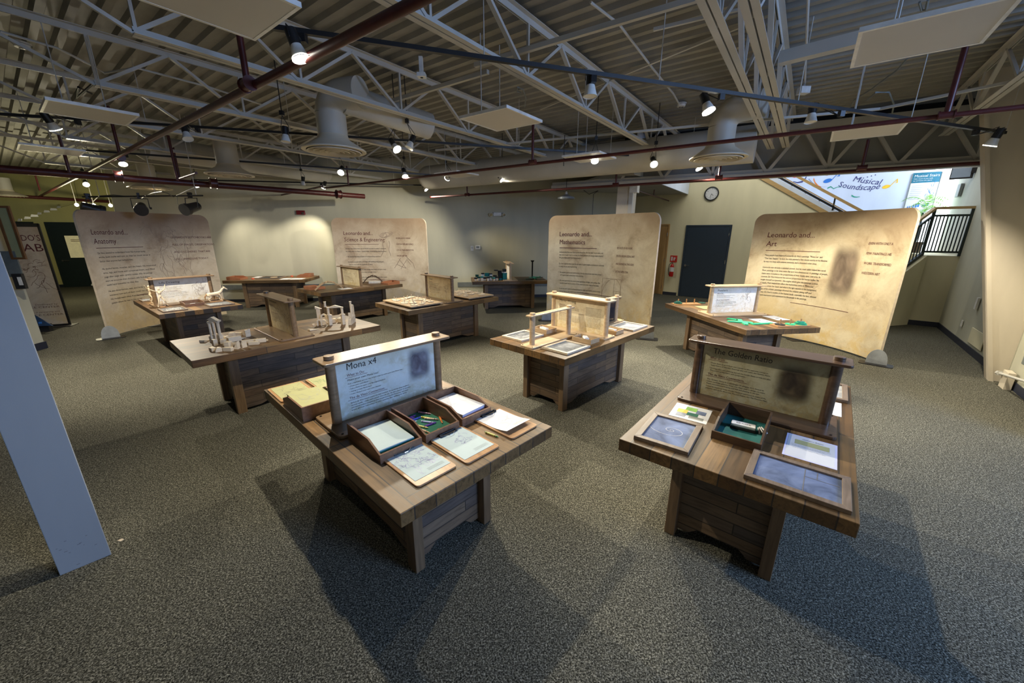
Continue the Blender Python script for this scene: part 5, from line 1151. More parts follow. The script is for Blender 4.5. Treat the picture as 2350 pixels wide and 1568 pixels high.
sheet('J', -.66, -.38, -.20, .08, 'paper_yellow', 'pale yellow sheet behind the Puzzlers sign', z=.0005)
for k in range(2):
    t = on_table('J', 'puzzle_ring', 'dark foam ring lying by the far peg puzzle', 'ring', -.93 + .06 * k, .12 + .20 * k, 0, .001, 'foam rings lying loose'); ob('ring_body', MB().lathe([(.011, 0), (.06, 0), (.06, .010), (.011, .010), (.011, 0)], 26), 'dark_green_foam', t)

# ------------------------------------------------------------------ life drawing table
def skin(name, nodes, edges, mat, parent, sub=1):
    """one smooth body grown on connected joints: nodes = [(x,y,z,r)]"""
    mb = MB()
    for a, b in edges:
        A, B = Vector(nodes[a][:3]), Vector(nodes[b][:3]); mb.cone(A, B, nodes[a][3], nodes[b][3], 10, False)
    for n in nodes: mb.ball(n[:3], n[3] * 1.02, n=10)
    return ob(name, mb, mat, parent, smooth=True)
def mannequin(x, y, rz, pose, label):
    t = on_table('H', 'mannequin', label, 'mannequin', x, y, R(rz)); m = 'block_wood'
    ob('stand', MB().cyl((0, 0, 0), (0, 0, .014), .045, 24).cyl((0, 0, .012), (0, .012, .17), .0025, 6), 'clipboard_wood', t)
    hip = Vector((0, 0, .175)); ch = Vector((0, 0, .235)); nk = Vector((0, 0, .268)); hd = Vector((0, 0, .295))
    body = [(*hip, .019), (0, 0, .205, .013), (*ch, .024), (0, 0, .258, .018), (*nk, .007)]; ed = [(0, 1), (1, 2), (2, 3), (3, 4)]
    ob('head', MB().ball(hd, .015, .016, .022), m, t, smooth=True)
    def limb(pts, rs, nm_):
        n = [(*p, r) for p, r in zip(pts, rs)]; skin(nm_, n, [(i, i + 1) for i in range(len(n) - 1)], m, t)
    skin('torso', body, ed, m, t)
    for sgn, (el, ha) in zip((-1, 1), pose['arms']):
        sh = Vector((0, sgn * .026, .255)); limb([sh, el, ha, Vector(ha) + (Vector(ha) - Vector(el)).normalized() * .018], [.010, .0075, .0055, .006], 'arm')
    for sgn, (kn, ft) in zip((-1, 1), pose['legs']):
        limb([Vector((0, sgn * .014, .165)), kn, ft, Vector(ft) + Vector((.024, 0, -.006))], [.014, .010, .0065, .007], 'leg')
mannequin(.262, -.36, 0, {'arms': [((.02, -.065, .275), (.01, -.105, .30)), ((.02, .065, .285), (.0, .085, .34))], 'legs': [((.01, -.035, .09), (0, -.055, .02)), ((.02, .04, .10), (.0, .065, .03))]}, 'wooden mannequin with both arms raised, before the Life Drawing sign')
mannequin(-.26, -.40, 30, {'arms': [((.02, -.05, .27), (.03, -.075, .31)), ((.03, .05, .23), (.06, .06, .20))], 'legs': [((.05, -.02, .11), (.02, -.03, .03)), ((-.03, .02, .10), (-.07, .03, .05))]}, 'wooden mannequin kicking one leg, left of the sign post')
t = on_table('H', 'horse_mannequin', 'wooden jointed horse figure at the right end of the Life Drawing sign', 'horse figure', .30, .36, R(80)); m = 'pale_frame_wood'
ob('stand', MB().box(-.09, .09, -.035, .035, 0, .015).cyl((0, 0, .012), (0, 0, .13), .003, 6), 'clipboard_wood', t)
skin('body', [(-.085, 0, .125, .036), (-.03, 0, .135, .030), (.04, 0, .14, .034), (.085, 0, .165, .024), (.12, 0, .215, .017), (.145, 0, .235, .018), (.185, 0, .205, .009)], [(i, i + 1) for i in range(6)], 'block_wood', t)
for x, y, k in ((.06, -.018, 1), (.06, .018, -1), (-.09, -.018, 1), (-.09, .018, -1)):
    if x > 0: pts = [(x, y, .125, .016), (x + .02 * k + .01, y, .075, .009), (x + .01 + .01 * k, y, .03, .006), (x + .03, y, .018, .008)]
    else: pts = [(x, y, .115, .022), (x + .03, y, .085, .013), (x - .01, y, .05, .008), (x + .005 * k, y, .02, .007)]
    skin('leg', pts, [(0, 1), (1, 2), (2, 3)], 'block_wood', t)
skin('tail', [(-.115, 0, .14, .009), (-.145, 0, .10, .011), (-.15, 0, .05, .004)], [(0, 1), (1, 2)], 'clipboard_wood', t)
for sy in (-1, 1): ob('ear', MB().cone((.135, sy * .010, .248), (.132, sy * .013, .272), .006, .001, 8), 'block_wood', t)
H_ = dict(frame='chalk_frame_wood', slate_='slate_dark_smeared', ink='chalk_white', fw_=.022, lw=.003)
chalkboard('H', .52, .90, -.47, -.17, 'drawing board with a pale sketch at the front of the life drawing table', draw=scribble(0, 0, .25, .18, 26, 41), **H_)
chalkboard('H', .50, .88, .12, .47, 'drawing board at the right of the life drawing table', draw=scribble(0, 0, .2, .2, 8, 42), **H_)
chalkboard('H', -.95, -.58, -.48, -.2, 'drawing board behind the kicking mannequin', draw=scribble(0, 0, .2, .16, 8, 43), **H_)
tray('H', .22, .55, -.13, .14, 'shallow tray with a white card, centre of the life drawing table', 'tray_wood', 'grey_box', .065, .045)
stack('H', .33, .41, -.02, .05, .010, .02, 'small white card in the life drawing tray', 'paper_white')

# ================================================================== CURVED BANNERS
def banner(Lp, Rp, sag, label, mat, title2, body, quote, qx=1.55, qz=1.78, extras=None, foot_l=True, foot_r=True, tx=.24, qgap=.155, tw=.70, t2w=None):
    Lp, Rp = Vector((*Lp, 0)), Vector((*Rp, 0)); ch = Rp - Lp; c = ch.length; d = ch / c; away = Vector((-d.y, d.x, 0)); mid = (Lp + Rp) / 2
    rad = (c * c / 4 + sag * sag) / (2 * sag); cen = mid - away * (rad - sag); half = math.asin(c / 2 / rad); arc = 2 * half * rad; H = 2.33; rc_ = .17
    t = thing('fabric_banner', label, 'banner', mid)
    def pt(u, v, off=0):
        a = -half + (u / arc) * 2 * half; n = d * math.sin(a) + away * math.cos(a)
        p = cen + n * (rad - off) - mid; return Vector((p.x, p.y, v))
    n = 40; us = sorted(set([arc * i / n for i in range(n + 1)] + [rc_ * (1 - math.cos(R(9 * k))) for k in range(11)] + [arc - rc_ * (1 - math.cos(R(9 * k))) for k in range(11)]))
    def top(u):
        e = min(u, arc - u)
        return H if e >= rc_ else H - rc_ + math.sqrt(max(0, rc_ ** 2 - (rc_ - e) ** 2))
    z0 = .03; th = .035; mf, me_ = MB(), MB()
    for a, b in zip(us, us[1:]):
        mf.add([pt(a, z0), pt(b, z0), pt(b, top(b)), pt(a, top(a))], [(0, 1, 2, 3)])
        me_.add([pt(a, z0, -th), pt(b, z0, -th), pt(b, top(b), -th), pt(a, top(a), -th)], [(3, 2, 1, 0)])
        me_.add([pt(a, top(a)), pt(b, top(b)), pt(b, top(b), -th), pt(a, top(a), -th)], [(0, 1, 2, 3)]); me_.add([pt(a, z0), pt(b, z0), pt(b, z0, -th), pt(a, z0, -th)], [(3, 2, 1, 0)])
    for u in (0, arc): me_.add([pt(u, z0), pt(u, top(u)), pt(u, top(u), -th), pt(u, z0, -th)], [(0, 1, 2, 3)])
    ob('fabric_sleeve', me_, 'fabric_edge', t, 'plain fabric back and edges'); pf = ob('printed_front', mf, mat, t)
    mp = lambda u, v: pt(u, v, .003)
    ob('title_lettering', letter([('Leonardo and...', tx, 1.90, .135, .06, tw), (title2, tx + .01, 1.735, .135, .06, t2w)], mp), 'ink_maroon', pf)
    ob('rule', strokes([[(tx + .02 + .86 * i / 8, 1.655) for i in range(9)]], .009, mp).add([], []), 'ink_maroon', pf)
    ob('lower_rule', strokes([[(arc * .33 + .95 * i / 10, .70 - .02 * i / 10) for i in range(11)]], .008, mp), 'ink_maroon', pf)
    ob('body_lettering', letter([(s, tx + .02, 1.56 - i * .0, .046, 0, w) if False else (s, tx + .02, z, .047, 0, w) for i, (s, z, w) in enumerate(body)], mp), 'ink_black', pf)
    ob('quote_lettering', letter([(s, qx, qz - i * qgap, .058, .12, w) for i, (s, w) in enumerate(quote)], mp), 'ink_maroon', pf)
    if extras:
        if 'patch' in extras:
            u0, u1, v0, v1, m = extras['patch']; mb = MB(); k = 8
            for i in range(k): a, b = u0 + (u1 - u0) * i / k, u0 + (u1 - u0) * (i + 1) / k; mb.add([mp(a, v0), mp(b, v0), mp(b, v1), mp(a, v1)], [(0, 1, 2, 3)])
            me = mb.mesh('picture_patch'); uv = me.uv_layers.new()
            for i in range(k):
                for j, (p_, q_) in enumerate([(i / k, 0), ((i + 1) / k, 0), ((i + 1) / k, 1), (i / k, 1)]): uv.data[i * 4 + j].uv = (p_, q_)
            ob('picture_patch', me, m, pf, 'soft edged dark picture')
        if 'sketch' in extras: ob('sketch', strokes(extras['sketch'], extras.get('w', .006), mp), 'ink_faint' if 'faint' in extras else 'ink_sepia', pf)
    for flag, u in ((foot_l, .02), (foot_r, arc - .02)):
        if not flag: continue
        p = pt(u, 0); sgn = 1 if u > 1 else -1; base = Vector((p.x, p.y, 0)); 
        outd = Vector((p.x, p.y, 0)); tocam = (-(mid + base)).normalized()
        f = MB(); M_ = Matrix.Translation(base + tocam * .05) @ Matrix.Rotation(math.atan2(tocam.y, tocam.x) + math.pi / 2, 4, 'Z')
        n_ = 14; pts = [(.125 * math.cos(math.pi * i / n_), .012 + .23 * math.sin(math.pi * i / n_) ** .8) for i in range(n_ + 1)]
        vs = [M_ @ Vector((a, -.004, z)) for a, z in pts] + [M_ @ Vector((a, .004, z)) for a, z in pts]; m = len(pts)
        f.add(vs, [tuple(range(m - 1, -1, -1)), tuple(range(m, 2 * m))] + [(i, (i + 1) % m, m + (i + 1) % m, m + i) for i in range(m)])
        g = MB(); g.prism(rrect(-.20, .20, -.11, .11, .05), 0, .011, M_); fp = ob('foot_plate', g, 'black_metal', t); ob('foot_fin', f, 'banner_foot_grey', fp, 'grey rounded fin')
    g = MB(); p = pt(arc * .42, 0); g.box(p.x - .13, p.x + .13, p.y - .09, p.y + .09, 0, .012); ob('foot_plate', g, 'black_metal', t)
    return t, arc
def para(lines, z0, gap=.062, w=.92): return [(s, z0 - i * gap, w * (len(s) / max(len(x) for x in lines))) for i, s in enumerate(lines)]
art = para(['Many people have heard of Leonardo da Vinci\'s paintings "Mona Lisa" and', '"The Last Supper." In fact, he only painted a few dozen works in his lifetime;', 'he was too busy with science, anatomy, and a thousand other ideas.'], 1.55, .06, 1.0) + \
    para(['Leonardo was already a talented painter, but his math skills helped him excel.', 'Most paintings in his time were flat and two-dimensional. In paintings of people,', 'there were mistakes in the proportions of their heads, eyes, and arms. In', 'contrast, Da Vinci measured the correct proportions for human bodies. He',
          'taught himself perspective - the angles which give the paintings a sense', 'of depth. Math helped him affect the mysterious smile in "Mona Lisa"', 'how to position her head, and where the light appears in the background.'], 1.32, .06, 1.05) + \
    para(['Most of his artistic paintings showed the subject sitting stiff and', 'formal. Da Vinci\'s studies of the human body, especially the face, allowed', 'natural expression and movement to the people in his paintings.'], .98 - .08, .06, .95)
banner((4.72, 7.75), (5.72, 5.64), .36, 'tall curved parchment banner titled Art at the right', 'banner_print', 'Art', art, [('EVEN WITH ONLY A', .38), ('FEW PAINTINGS HIS', .40), ('WORK TRANSFORMED', .44), ('WESTERN ART.', .30)], qx=1.82, qz=1.80,
       extras={'patch': (1.28, 1.80, .80, 1.88, 'picture_patch_brown')}, tw=.74, t2w=.17, foot_l=False)
mth = para(['Leonardo da Vinci had little formal education. His dad didn\'t know who, and', 'was never taught math in school. Da Vinci\'s dreams and designs were ahead of', 'the generations for hundreds of years.'], 1.55, .06, 1.02) + \
    para(['Da Vinci applied what math he did learn. It gave insights, architecture, and tools', 'to study his art and engineering.'], 1.30, .06, 1.05) + para(['•  He applied science and mathematics rules by using known over many pieces', '    of logical and connected discoveries.'], 1.11, .06, 1.0) + \
    para(['•  He used geometry to create great gateways, bridges, and pulleys. His', '    careful math led to some of the most accurate maps of his time.'], .93, .06, .98) + para(['•  In art, he used math to achieve perspective, light and shadow, and to create', '    human figures that were more naturally than before.'], .75, .06, 1.0)
gx, gz, gw, gh = 1.30, .66, .44, .40; ph = .618
fib = [[(gx, gz), (gx + gw, gz), (gx + gw, gz + gh), (gx, gz + gh), (gx, gz)], [(gx + gw * .63, gz), (gx + gw * .63, gz + gh)], [(gx + gw * .63, gz + gh * .38), (gx + gw, gz + gh * .38)], [(gx + gw * .77, gz), (gx + gw * .77, gz + gh * .38)],
       [(gx + gw * .63 - gw * .63 * math.cos(a), gz + gh * math.sin(a)) for a in [math.pi / 2 * i / 12 for i in range(13)]],
       [(gx + gw * .63 + gw * .37 * math.sin(a), gz + gh * .38 + gh * .62 * math.cos(a)) for a in [math.pi / 2 * i / 10 for i in range(11)]],
       [(gx + gw * .77 + gw * .23 * math.cos(a), gz + gh * .38 - gh * .38 * math.sin(a)) for a in [math.pi / 2 * i / 8 for i in range(9)]]]
banner((.80, 8.72), (2.63, 7.10), .22, 'tall curved parchment banner titled Mathematics behind the mirror writing table', 'banner_print', 'Mathematics', mth, [('BECAUSE OF HIS WORK,', .36), ('PEOPLE BEGAN SEEING ART', .42), ('AND SCIENCE AS TWO SIDES', .42), ('OF THE SAME COIN.', .30)], qx=1.58, qz=1.66,
       extras={'sketch': fib, 'w': .004}, tw=.74, t2w=.58)
sci = para(['Da Vinci was curious about the world and recorded his studies in notebooks.', 'He never went to college or studied alone - he learned by observing nature.'], 1.53, .07, 1.05) + para(['•  He studied the wings of birds and designed flying machines.'], 1.32, .07, .88) + \
    para(['•  He drew armoured tanks and bridges with working springs and gears', '    that no one built for hundreds of years.'], 1.18, .07, .95) + para(['•  He sketched a system of locks to help ships reach the higher canals', '    and the diversion of a river through cities.'], .97, .07, 1.0) + para(['•  He designed machines for theatre, music, and parades that moved', '    by themselves and delighted every crowd.'], .76, .07, 1.0)
sk = [[(1.34 + .03 * math.sin(i * .9) - .012 * i * (i > 3), 1.98 - .055 * i) for i in range(13)], [(1.42 + .02 * math.sin(i), 1.75 - .05 * i) for i in range(9)]] + [[(1.36 + .10 * math.cos(a + k) * (1 + .3 * k), 1.90 + .07 * math.sin(a * 1.3 + k)) for a in [i * .5 for i in range(9)]] for k in range(4)] + \
     [[(1.52, 1.02), (1.72, 1.30), (1.60, 1.12), (1.86, 1.02), (1.66, 1.28)], [(1.70, 1.0), (1.90, 1.26), (2.0, 1.12)], [(1.90, 1.32), (2.08, 1.16), (2.12, 1.02)]]
banner((-4.72, 10.33), (-2.27, 10.38), .30, 'tall curved parchment banner titled Science & Engineering against the back wall', 'banner_print_rosy', 'Science & Engineering', sci, [('HE WAS ALWAYS SEEKING', .42), ('HOW NATURE AND SCIENCE', .50), ('COULD MAKE INVENTIONS', .50), ('WORK BETTER.', .30)], qx=1.62, qz=1.80,
       extras={'sketch': sk, 'w': .012, 'faint': 1}, tw=.74, t2w=1.03, foot_l=False, foot_r=False, tx=.26)
ana = para(['Da Vinci wanted to understand how the human body', 'works, both inside and out, so that he could draw it', 'better than anyone had before him.'], 1.55, .075, .95) + para(['He studied bones, muscles, and the heart. He measured', 'arms, legs, and heads and compared them, and filled', 'page after page with careful notes. His drawings', 'were so accurate that doctors still find them', 'useful and beautiful to this day.'], 1.26, .075, 1.0) + \
    para(['He also drew horses, cats, and birds in motion, and', 'wondered how each of them could run or fly.', 'His models were often friends, neighbours, and', 'people whom he met in the street.'], .84, .075, .95)
ask = scribble(1.60, 1.45, .75, 1.3, 26, 77, 1.2) + scribble(1.62, 1.95, .2, .2, 10, 78, 1.6)
banner((-7.66, 6.98), (-6.98, 9.12), .30, 'tall curved parchment banner titled Anatomy at the left', 'banner_print_rosy', 'Anatomy', ana, [("LEONARDO'S SKETCHBOOKS ARE", .72), ('FULL OF IMAGES, OBSERVATIONS,', .76), ('AND DISCOVERIES THAT ARE', .66), ('STILL IMPRESSIVE TODAY.', .60)], qx=1.62, qz=1.82,
       extras={'sketch': ask, 'w': .006, 'faint': 1}, tw=.66, t2w=.42, foot_r=False, tx=.22)

# tall flat banner in a dark frame by the doorway
p0, p1 = P(76, 752, 0), P(163, 746, 0); bd = (p1 - p0).normalized(); bw = .86
t = thing('roll_up_banner', 'tall flat banner in a dark frame beyond the partition, its left half hidden', 'banner', p1 - bd * bw, math.atan2(bd.y, bd.x))
ob('printed_face', MB().box(.02, bw - .035, 0, .008, .04, 2.04), 'banner_print_rosy', t, loc=(0, -.006, 0))
ob('frame', MB().box(0, .02, -.002, .03, .03, 2.11).box(bw - .035, bw, -.002, .03, .03, 2.11).box(0, bw, -.002, .03, 2.04, 2.11).box(0, bw, -.002, .03, .0, .04), 'black_metal', t, bevel=.003)
ob('base_plate', MB().box(-.05, bw + .08, -.20, .12, 0, .012), 'black_metal', t)
mp = lambda u, v: (u, -.008, v)
ob('title_lettering', letter([("LEONARDO'S", .045, 1.77, .165, 0, .765), ('LAB', .41, 1.56, .215, 0, .39)], mp), 'ink_maroon', t)
ob('small_lettering', letter([('Developed by', .42, .46, .045, .15, .34), ('SCIENCE CENTER', .10, .40, .055, 0, .68), ('in partnership with', .40, .30, .045, .15, .36), ('SCIENCE CENTER', .14, .235, .055, 0, .66)], mp), 'ink_sepia', t)
ob('sketch', strokes(scribble(.52, 1.28, .34, .26, 14, 50, 1.5) + scribble(.5, .9, .5, .7, 8, 51, .7), .006, mp), 'ink_sepia', t)
t = thing('blue_folder', 'dark blue pointed folder standing at the foot of the flat banner', 'folder', P(100, 762, 0), R(20)); ob('cover', MB().prism([(-.3, 0), (.22, -.02), (-.05, .22)], .06, .10), 'blue_cloth', t, rot=(R(70), 0, 0), loc=(0, 0, .12)); ob('sticker', MB().box(.02, .07, .03, .07, .101, .103), 'note_blue', t, rot=(R(70), 0, 0), loc=(0, 0, .12)); ob('stand', MB().box(-.2, .1, 0, .10, 0, .15), 'black_plastic', t)

# ================================================================== WALL PIECES
def wall_frame(origin, dirv, name, label, cat, kind=None):
    return thing(name, label, cat, origin, math.atan2(dirv.y, dirv.x), kind=kind)
# back wall: local x along the wall, -y into the room
t = wall_frame(BW(2.33, .005, 2.44), BD, 'fire_alarm', 'dark red fire alarm strobe on the back wall', 'alarm'); ob('housing', MB().box(-.11, .11, -.05, 0, 0, .11), 'alarm_red', t, bevel=.006); ob('strobe_lens', MB().box(.03, .09, -.065, -.05, .015, .06), 'chrome', t)
t = wall_frame(BW(7.84, .005, 2.50), BD, 'emergency_light', 'beige twin head emergency light on the back wall', 'emergency light'); ob('housing', MB().box(-.12, .12, -.07, 0, -.045, .055), 'white_plastic', t, bevel=.01)
for sx in (-1, 1): ob('lamp_head', MB().cone((sx * .17, -.04, .005), (sx * .19, -.11, -.015), .045, .058, 20), 'white_plastic', t, smooth=True); ob('lamp_face', MB().cyl((sx * .19, -.11, -.015), (sx * .191, -.113, -.016), .05, 20), 'chrome', t)
t = wall_frame(BW(7.07, .005, 1.52), BD, 'wall_switch', 'white light switch on the back wall, left of the thermostat', 'switch'); ob('plate', MB().box(-.04, .04, -.012, 0, -.07, .07), 'white_plastic', t, bevel=.003); ob('toggle', MB().box(-.01, .01, -.025, -.012, -.02, .0), 'black_plastic', t); ob('sensor_window', MB().box(-.018, .018, -.014, -.012, .02, .04), 'grey_box', t)
t = wall_frame(BW(7.24, .005, 1.55), BD, 'thermostat', 'white thermostat with a dark display on the back wall', 'thermostat'); ob('housing', MB().box(-.075, .075, -.03, 0, -.055, .055), 'white_plastic', t, bevel=.004); ob('display', MB().box(-.045, .045, -.032, -.03, -.02, .03), 'grey_box', t)
for s_, l_ in ((.6, 'small white outlet low on the back wall, left of the back table leg'),):
    t = wall_frame(BW(s_, .005, .26), BD, 'wall_outlet', l_, 'outlet'); ob('plate', MB().box(-.04, .04, -.01, 0, -.06, .06), 'white_plastic', t); ob('sockets', MB().box(-.015, .015, -.012, -.01, -.04, -.01).box(-.015, .015, -.012, -.01, .01, .04), 'grey_box', t)
# doors on the right wall
def door(a0, a1, h, mat, name, label, frame_mat, hinge_right=True, knob=True):
    t = wall_frame(SW(a0, 0, 0), SA, name, label, 'door', 'structure'); w = a1 - a0
    ob('door_frame', MB().box(0, .05, -.03, 0, 0, h).box(w - .05, w, -.03, 0, 0, h).box(.05, w - .05, -.03, 0, h - .05, h), frame_mat, t, bevel=.003)
    leaf = ob('door_leaf', MB().box(.055, w - .055, -.022, 0, .01, h - .055), mat, t)
    for z in (.25, 1.15, 1.95): ob('hinge', MB().cyl((w - .05, -.03, z - .05), (w - .05, -.03, z + .05), .008, 8), 'chrome', leaf)
    if knob: ob('door_handle', MB().cyl((.12, -.022, 1.0), (.12, -.055, 1.0), .03, 16).cyl((.12, -.055, 1.0), (.24, -.055, 1.0), .011, 10), 'chrome', leaf, 'chrome lever handle')
    return t
door(0, 1.28, 2.23, 'dark_blue_door', 'door_1', 'dark blue door under the clock', 'dark_blue_door')
door(-1.5, -.50, 2.27, 'oak_door_wood', 'door_2', 'oak door half hidden by the mathematics banner', 'oak_door_wood', knob=False)
t = wall_frame(SW(.60, 0, 3.12), SA, 'wall_clock', 'round wall clock with a black rim above the blue door', 'clock')
rim = MB().lathe([(.185, 0), (.20, .015), (.20, .035), (.175, .04), (.165, .02)], 40); M_ = Matrix.Rotation(R(90), 4, 'X'); rim.v = [tuple(M_ @ Vector(v)) for v in rim.v]; ob('rim', rim, 'black_plastic', t, smooth=True)
ob('dial', MB().cyl((0, 0, 0), (0, -.018, 0), .175, 36), 'paper_white', t)
mpc = lambda u, v: (u, -.0195, v)
ob('numerals', letter([(str(k), .135 * math.sin(R(30 * k)) - .014, .135 * math.cos(R(30 * k)) - .012, .038) for k in range(1, 13)], mpc), 'ink_black', t)
ob('hour_hand', MB().bar((0, -.021, 0), (.055, -.021, -.055), .008, .002, (0, 1, 0)), 'ink_black', t); ob('minute_hand', MB().bar((0, -.023, 0), (-.03, -.023, -.125), .006, .002, (0, 1, 0)), 'ink_black', t)
t = wall_frame(SW(-.27, 0, .62), SA, 'fire_extinguisher', 'red fire extinguisher hanging between the two doors', 'fire extinguisher')
ob('cylinder', MB().lathe([(.001, 0), (.06, 0), (.065, .02), (.065, .30), (.05, .36), (.025, .39), (.02, .42)], 24, (0, -.08, 0)), 'extinguisher_red', t, smooth=True)
ob('label_sheet', MB().lathe([(.0665, .16), (.0665, .30)], 24, (0, -.08, 0)), 'paper_white', t); ob('valve', MB().box(-.03, .03, -.10, -.06, .42, .46), 'chrome', t); ob('carry_handle', MB().bar((-.03, -.08, .47), (.10, -.08, .52), .02, .012).bar((-.03, -.08, .46), (.09, -.08, .45), .02, .01), 'extinguisher_red', t)
ob('hose', MB().tube([(-.03, -.08, .44), (-.09, -.09, .38), (-.10, -.10, .22), (-.08, -.10, .08), (-.06, -.10, .04)], .010, 8), 'black_plastic', t); ob('wall_bracket', MB().box(-.02, .02, -.02, 0, .1, .4), 'chrome', t)
t = wall_frame(SW(-.27, 0, 1.08), SA, 'extinguisher_sign', 'small red sign above the fire extinguisher', 'sign'); ob('plate', MB().box(-.11, .11, -.008, 0, 0, .21), 'sign_red', t); ob('pictogram', MB().box(.0, .035, -.010, -.008, .05, .15).box(.035, .07, -.010, -.008, .12, .14).box(-.08, -.03, -.010, -.008, .04, .17), 'paper_white', t, 'white extinguisher pictogram')

# green room door with window
gd0 = Vector((-16.35, 13.955, 0)); gdd = Vector((10.3, 4.02, 0)).normalized()
t = wall_frame(gd0 + Vector((gdd.y, -gdd.x, 0)) * .01, gdd, 'door_3', 'dark green door with a lit yellowish window in the further room', 'door', 'structure')
ob('door_frame', MB().box(-.06, .0, -.04, 0, 0, 2.28).box(1.75, 1.82, -.04, 0, 0, 2.28).box(0, 1.75, -.04, 0, 2.2, 2.28), 'dark_green_door', t); ob('door_leaf', MB().box(0, 1.75, -.03, 0, .0, 2.2), 'dark_green_door', t)
ob('door_window', MB().box(.36, 1.5, -.034, -.03, 1.05, 1.82), 'door_window_glow', t, 'lit window pane'); ob('door_handle', MB().cyl((.14, -.03, .95), (.14, -.07, .95), .03, 12).cyl((.14, -.07, .95), (.32, -.07, .95), .014, 8), 'chrome', t); ob('red_label', MB().box(.75, 1.1, -.034, -.03, .93, .98), 'sign_red', t)
mpd = lambda u, v: (u, -.036, v); ob('window_notice', strokes([[(.5, 1.68), (1.2, 1.68)], [(.5, 1.63), (1.2, 1.63)]], .018, mpd), 'ink_sepia', t)
struct('door_4', MB().box(0, 1.6, -.03, 0, 0, 2.28), 'dark_green_door', loc=gd0 + gdd * -1.95, rot=(0, 0, math.atan2(gdd.y, gdd.x)))
t = thing('paper_bin', 'white papers heaped in a clear bin on the far room floor', 'bin', P(236, 672, 0)); ob('bin_body', MB().cone((0, 0, 0), (0, 0, .25), .12, .16, 16), 'white_plastic', t); ob('papers', MB().box(-.2, .12, -.1, .1, .25, .29).box(-.15, .16, -.12, .08, .29, .32), 'paper_white', t)

# pieces on the partition end
pe = Vector((-8.06, 6.10, 0)); pd = Vector((3.34, .82, 0)).normalized()
def part_at(u, v, depth=.02):
    """point just in front of the partition face seen at (u, v)"""
    D = FWD * F_PX + RT * (u - 1175) + UP * (784 - v); n = Vector((pd.y, -pd.x, 0)); k = (pe - CAM).dot(n) / D.dot(n); return CAM + D * k + n * depth
q = part_at(22, 535); t = wall_frame(q, pd, 'picture_frame', 'bronze framed notice overhanging the edge of the partition', 'frame')
ob('frame', MB().box(-.05, .13, -.03, 0, -.40, -.37).box(-.05, .13, -.03, 0, .37, .40).box(-.05, -.02, -.03, 0, -.37, .37).box(.10, .13, -.03, 0, -.37, .37), 'bronze_frame', t); ob('notice', MB().box(-.02, .10, -.015, 0, -.37, .37), 'paper_yellow', t)
q = part_at(32, 606); t = wall_frame(q, pd, 'wall_plaque', 'dark grey plaque under the framed notice', 'plaque'); ob('plate', MB().box(-.09, .09, -.02, 0, -.20, .20), 'grey_box', t)
q = part_at(52, 645); t = wall_frame(q, pd, 'card_reader', 'black card reader box low on the partition edge', 'switch'); ob('housing', MB().box(-.06, .06, -.05, 0, -.12, .12), 'black_plastic', t); ob('key_pad', MB().box(-.0, .05, -.055, -.05, -.06, .07), 'white_plastic', t)

# right side wall: local x runs towards the camera along the wall
SD = -SB
def side_at(b, z, name, label, cat): return wall_frame(SW(5.738, b, z), SD, name, label, cat)
t = side_at(-3.1, .82, 'thermostat', 'small white call box on the side wall, left of the pier', 'switch'); ob('housing', MB().box(-.03, .05, -.03, 0, -.10, .10), 'white_plastic', t)
t = side_at(-2.6, .38, 'wall_outlet', 'pale outlet low on the side wall', 'outlet'); ob('plate', MB().box(-.04, .04, -.01, 0, -.06, .06), 'white_plastic', t)
t = side_at(-3.35, .17, 'access_panel', 'white access panel at the foot of the side wall', 'panel'); ob('plate', MB().box(-.10, .62, -.012, 0, 0, .26), 'warm_cream_paint', t, bevel=.004)
t = side_at(-5.45, .28, 'tie_rod_bracket', 'cream steel bracket with a bolted rod at the foot of the pier', 'bracket'); ob('gusset', MB().box(-.10, .08, -.09, -.02, -.28, -.05), 'pier_paint', t, bevel=.004); ob('rod', MB().cyl((-.05, -.12, -.10), (1.2, -.06, .08), .016, 12), 'steel_white_paint', t, smooth=True); ob('nut', MB().cyl((-.10, -.125, -.11), (-.06, -.12, -.10), .035, 6), 'steel_white_paint', t)
t = side_at(-5.75, .52, 'wall_box', 'grey green box on the side wall at the right edge', 'box'); ob('housing', MB().box(0, .5, -.09, 0, -.10, .10), 'grey_box', t, bevel=.008)
# monitor and small box by the stair window
t = thing('wall_monitor', 'monitor with a bluish reflection painted on its screen, on a bracket beside the stair window', 'monitor', SW(5.40, -.02, 3.14), math.atan2(SA.y, SA.x) - R(14))
ob('housing', MB().box(0, .34, 0, .05, 0, .55), 'black_plastic', t, bevel=.004); ob('screen', MB().box(.015, .30, -.004, 0, .03, .52), 'monitor_screen', t); ob('bracket', MB().box(.30, .42, -.06, .06, .10, .45), 'black_metal', t)  # bluish reflected light is painted into the screen colour
t = side_at(.62, 2.95, 'wall_speaker', 'small grey square box on the side wall under the monitor', 'box'); ob('housing', MB().box(-.14, .14, -.05, 0, -.14, .14), 'grey_box', t)

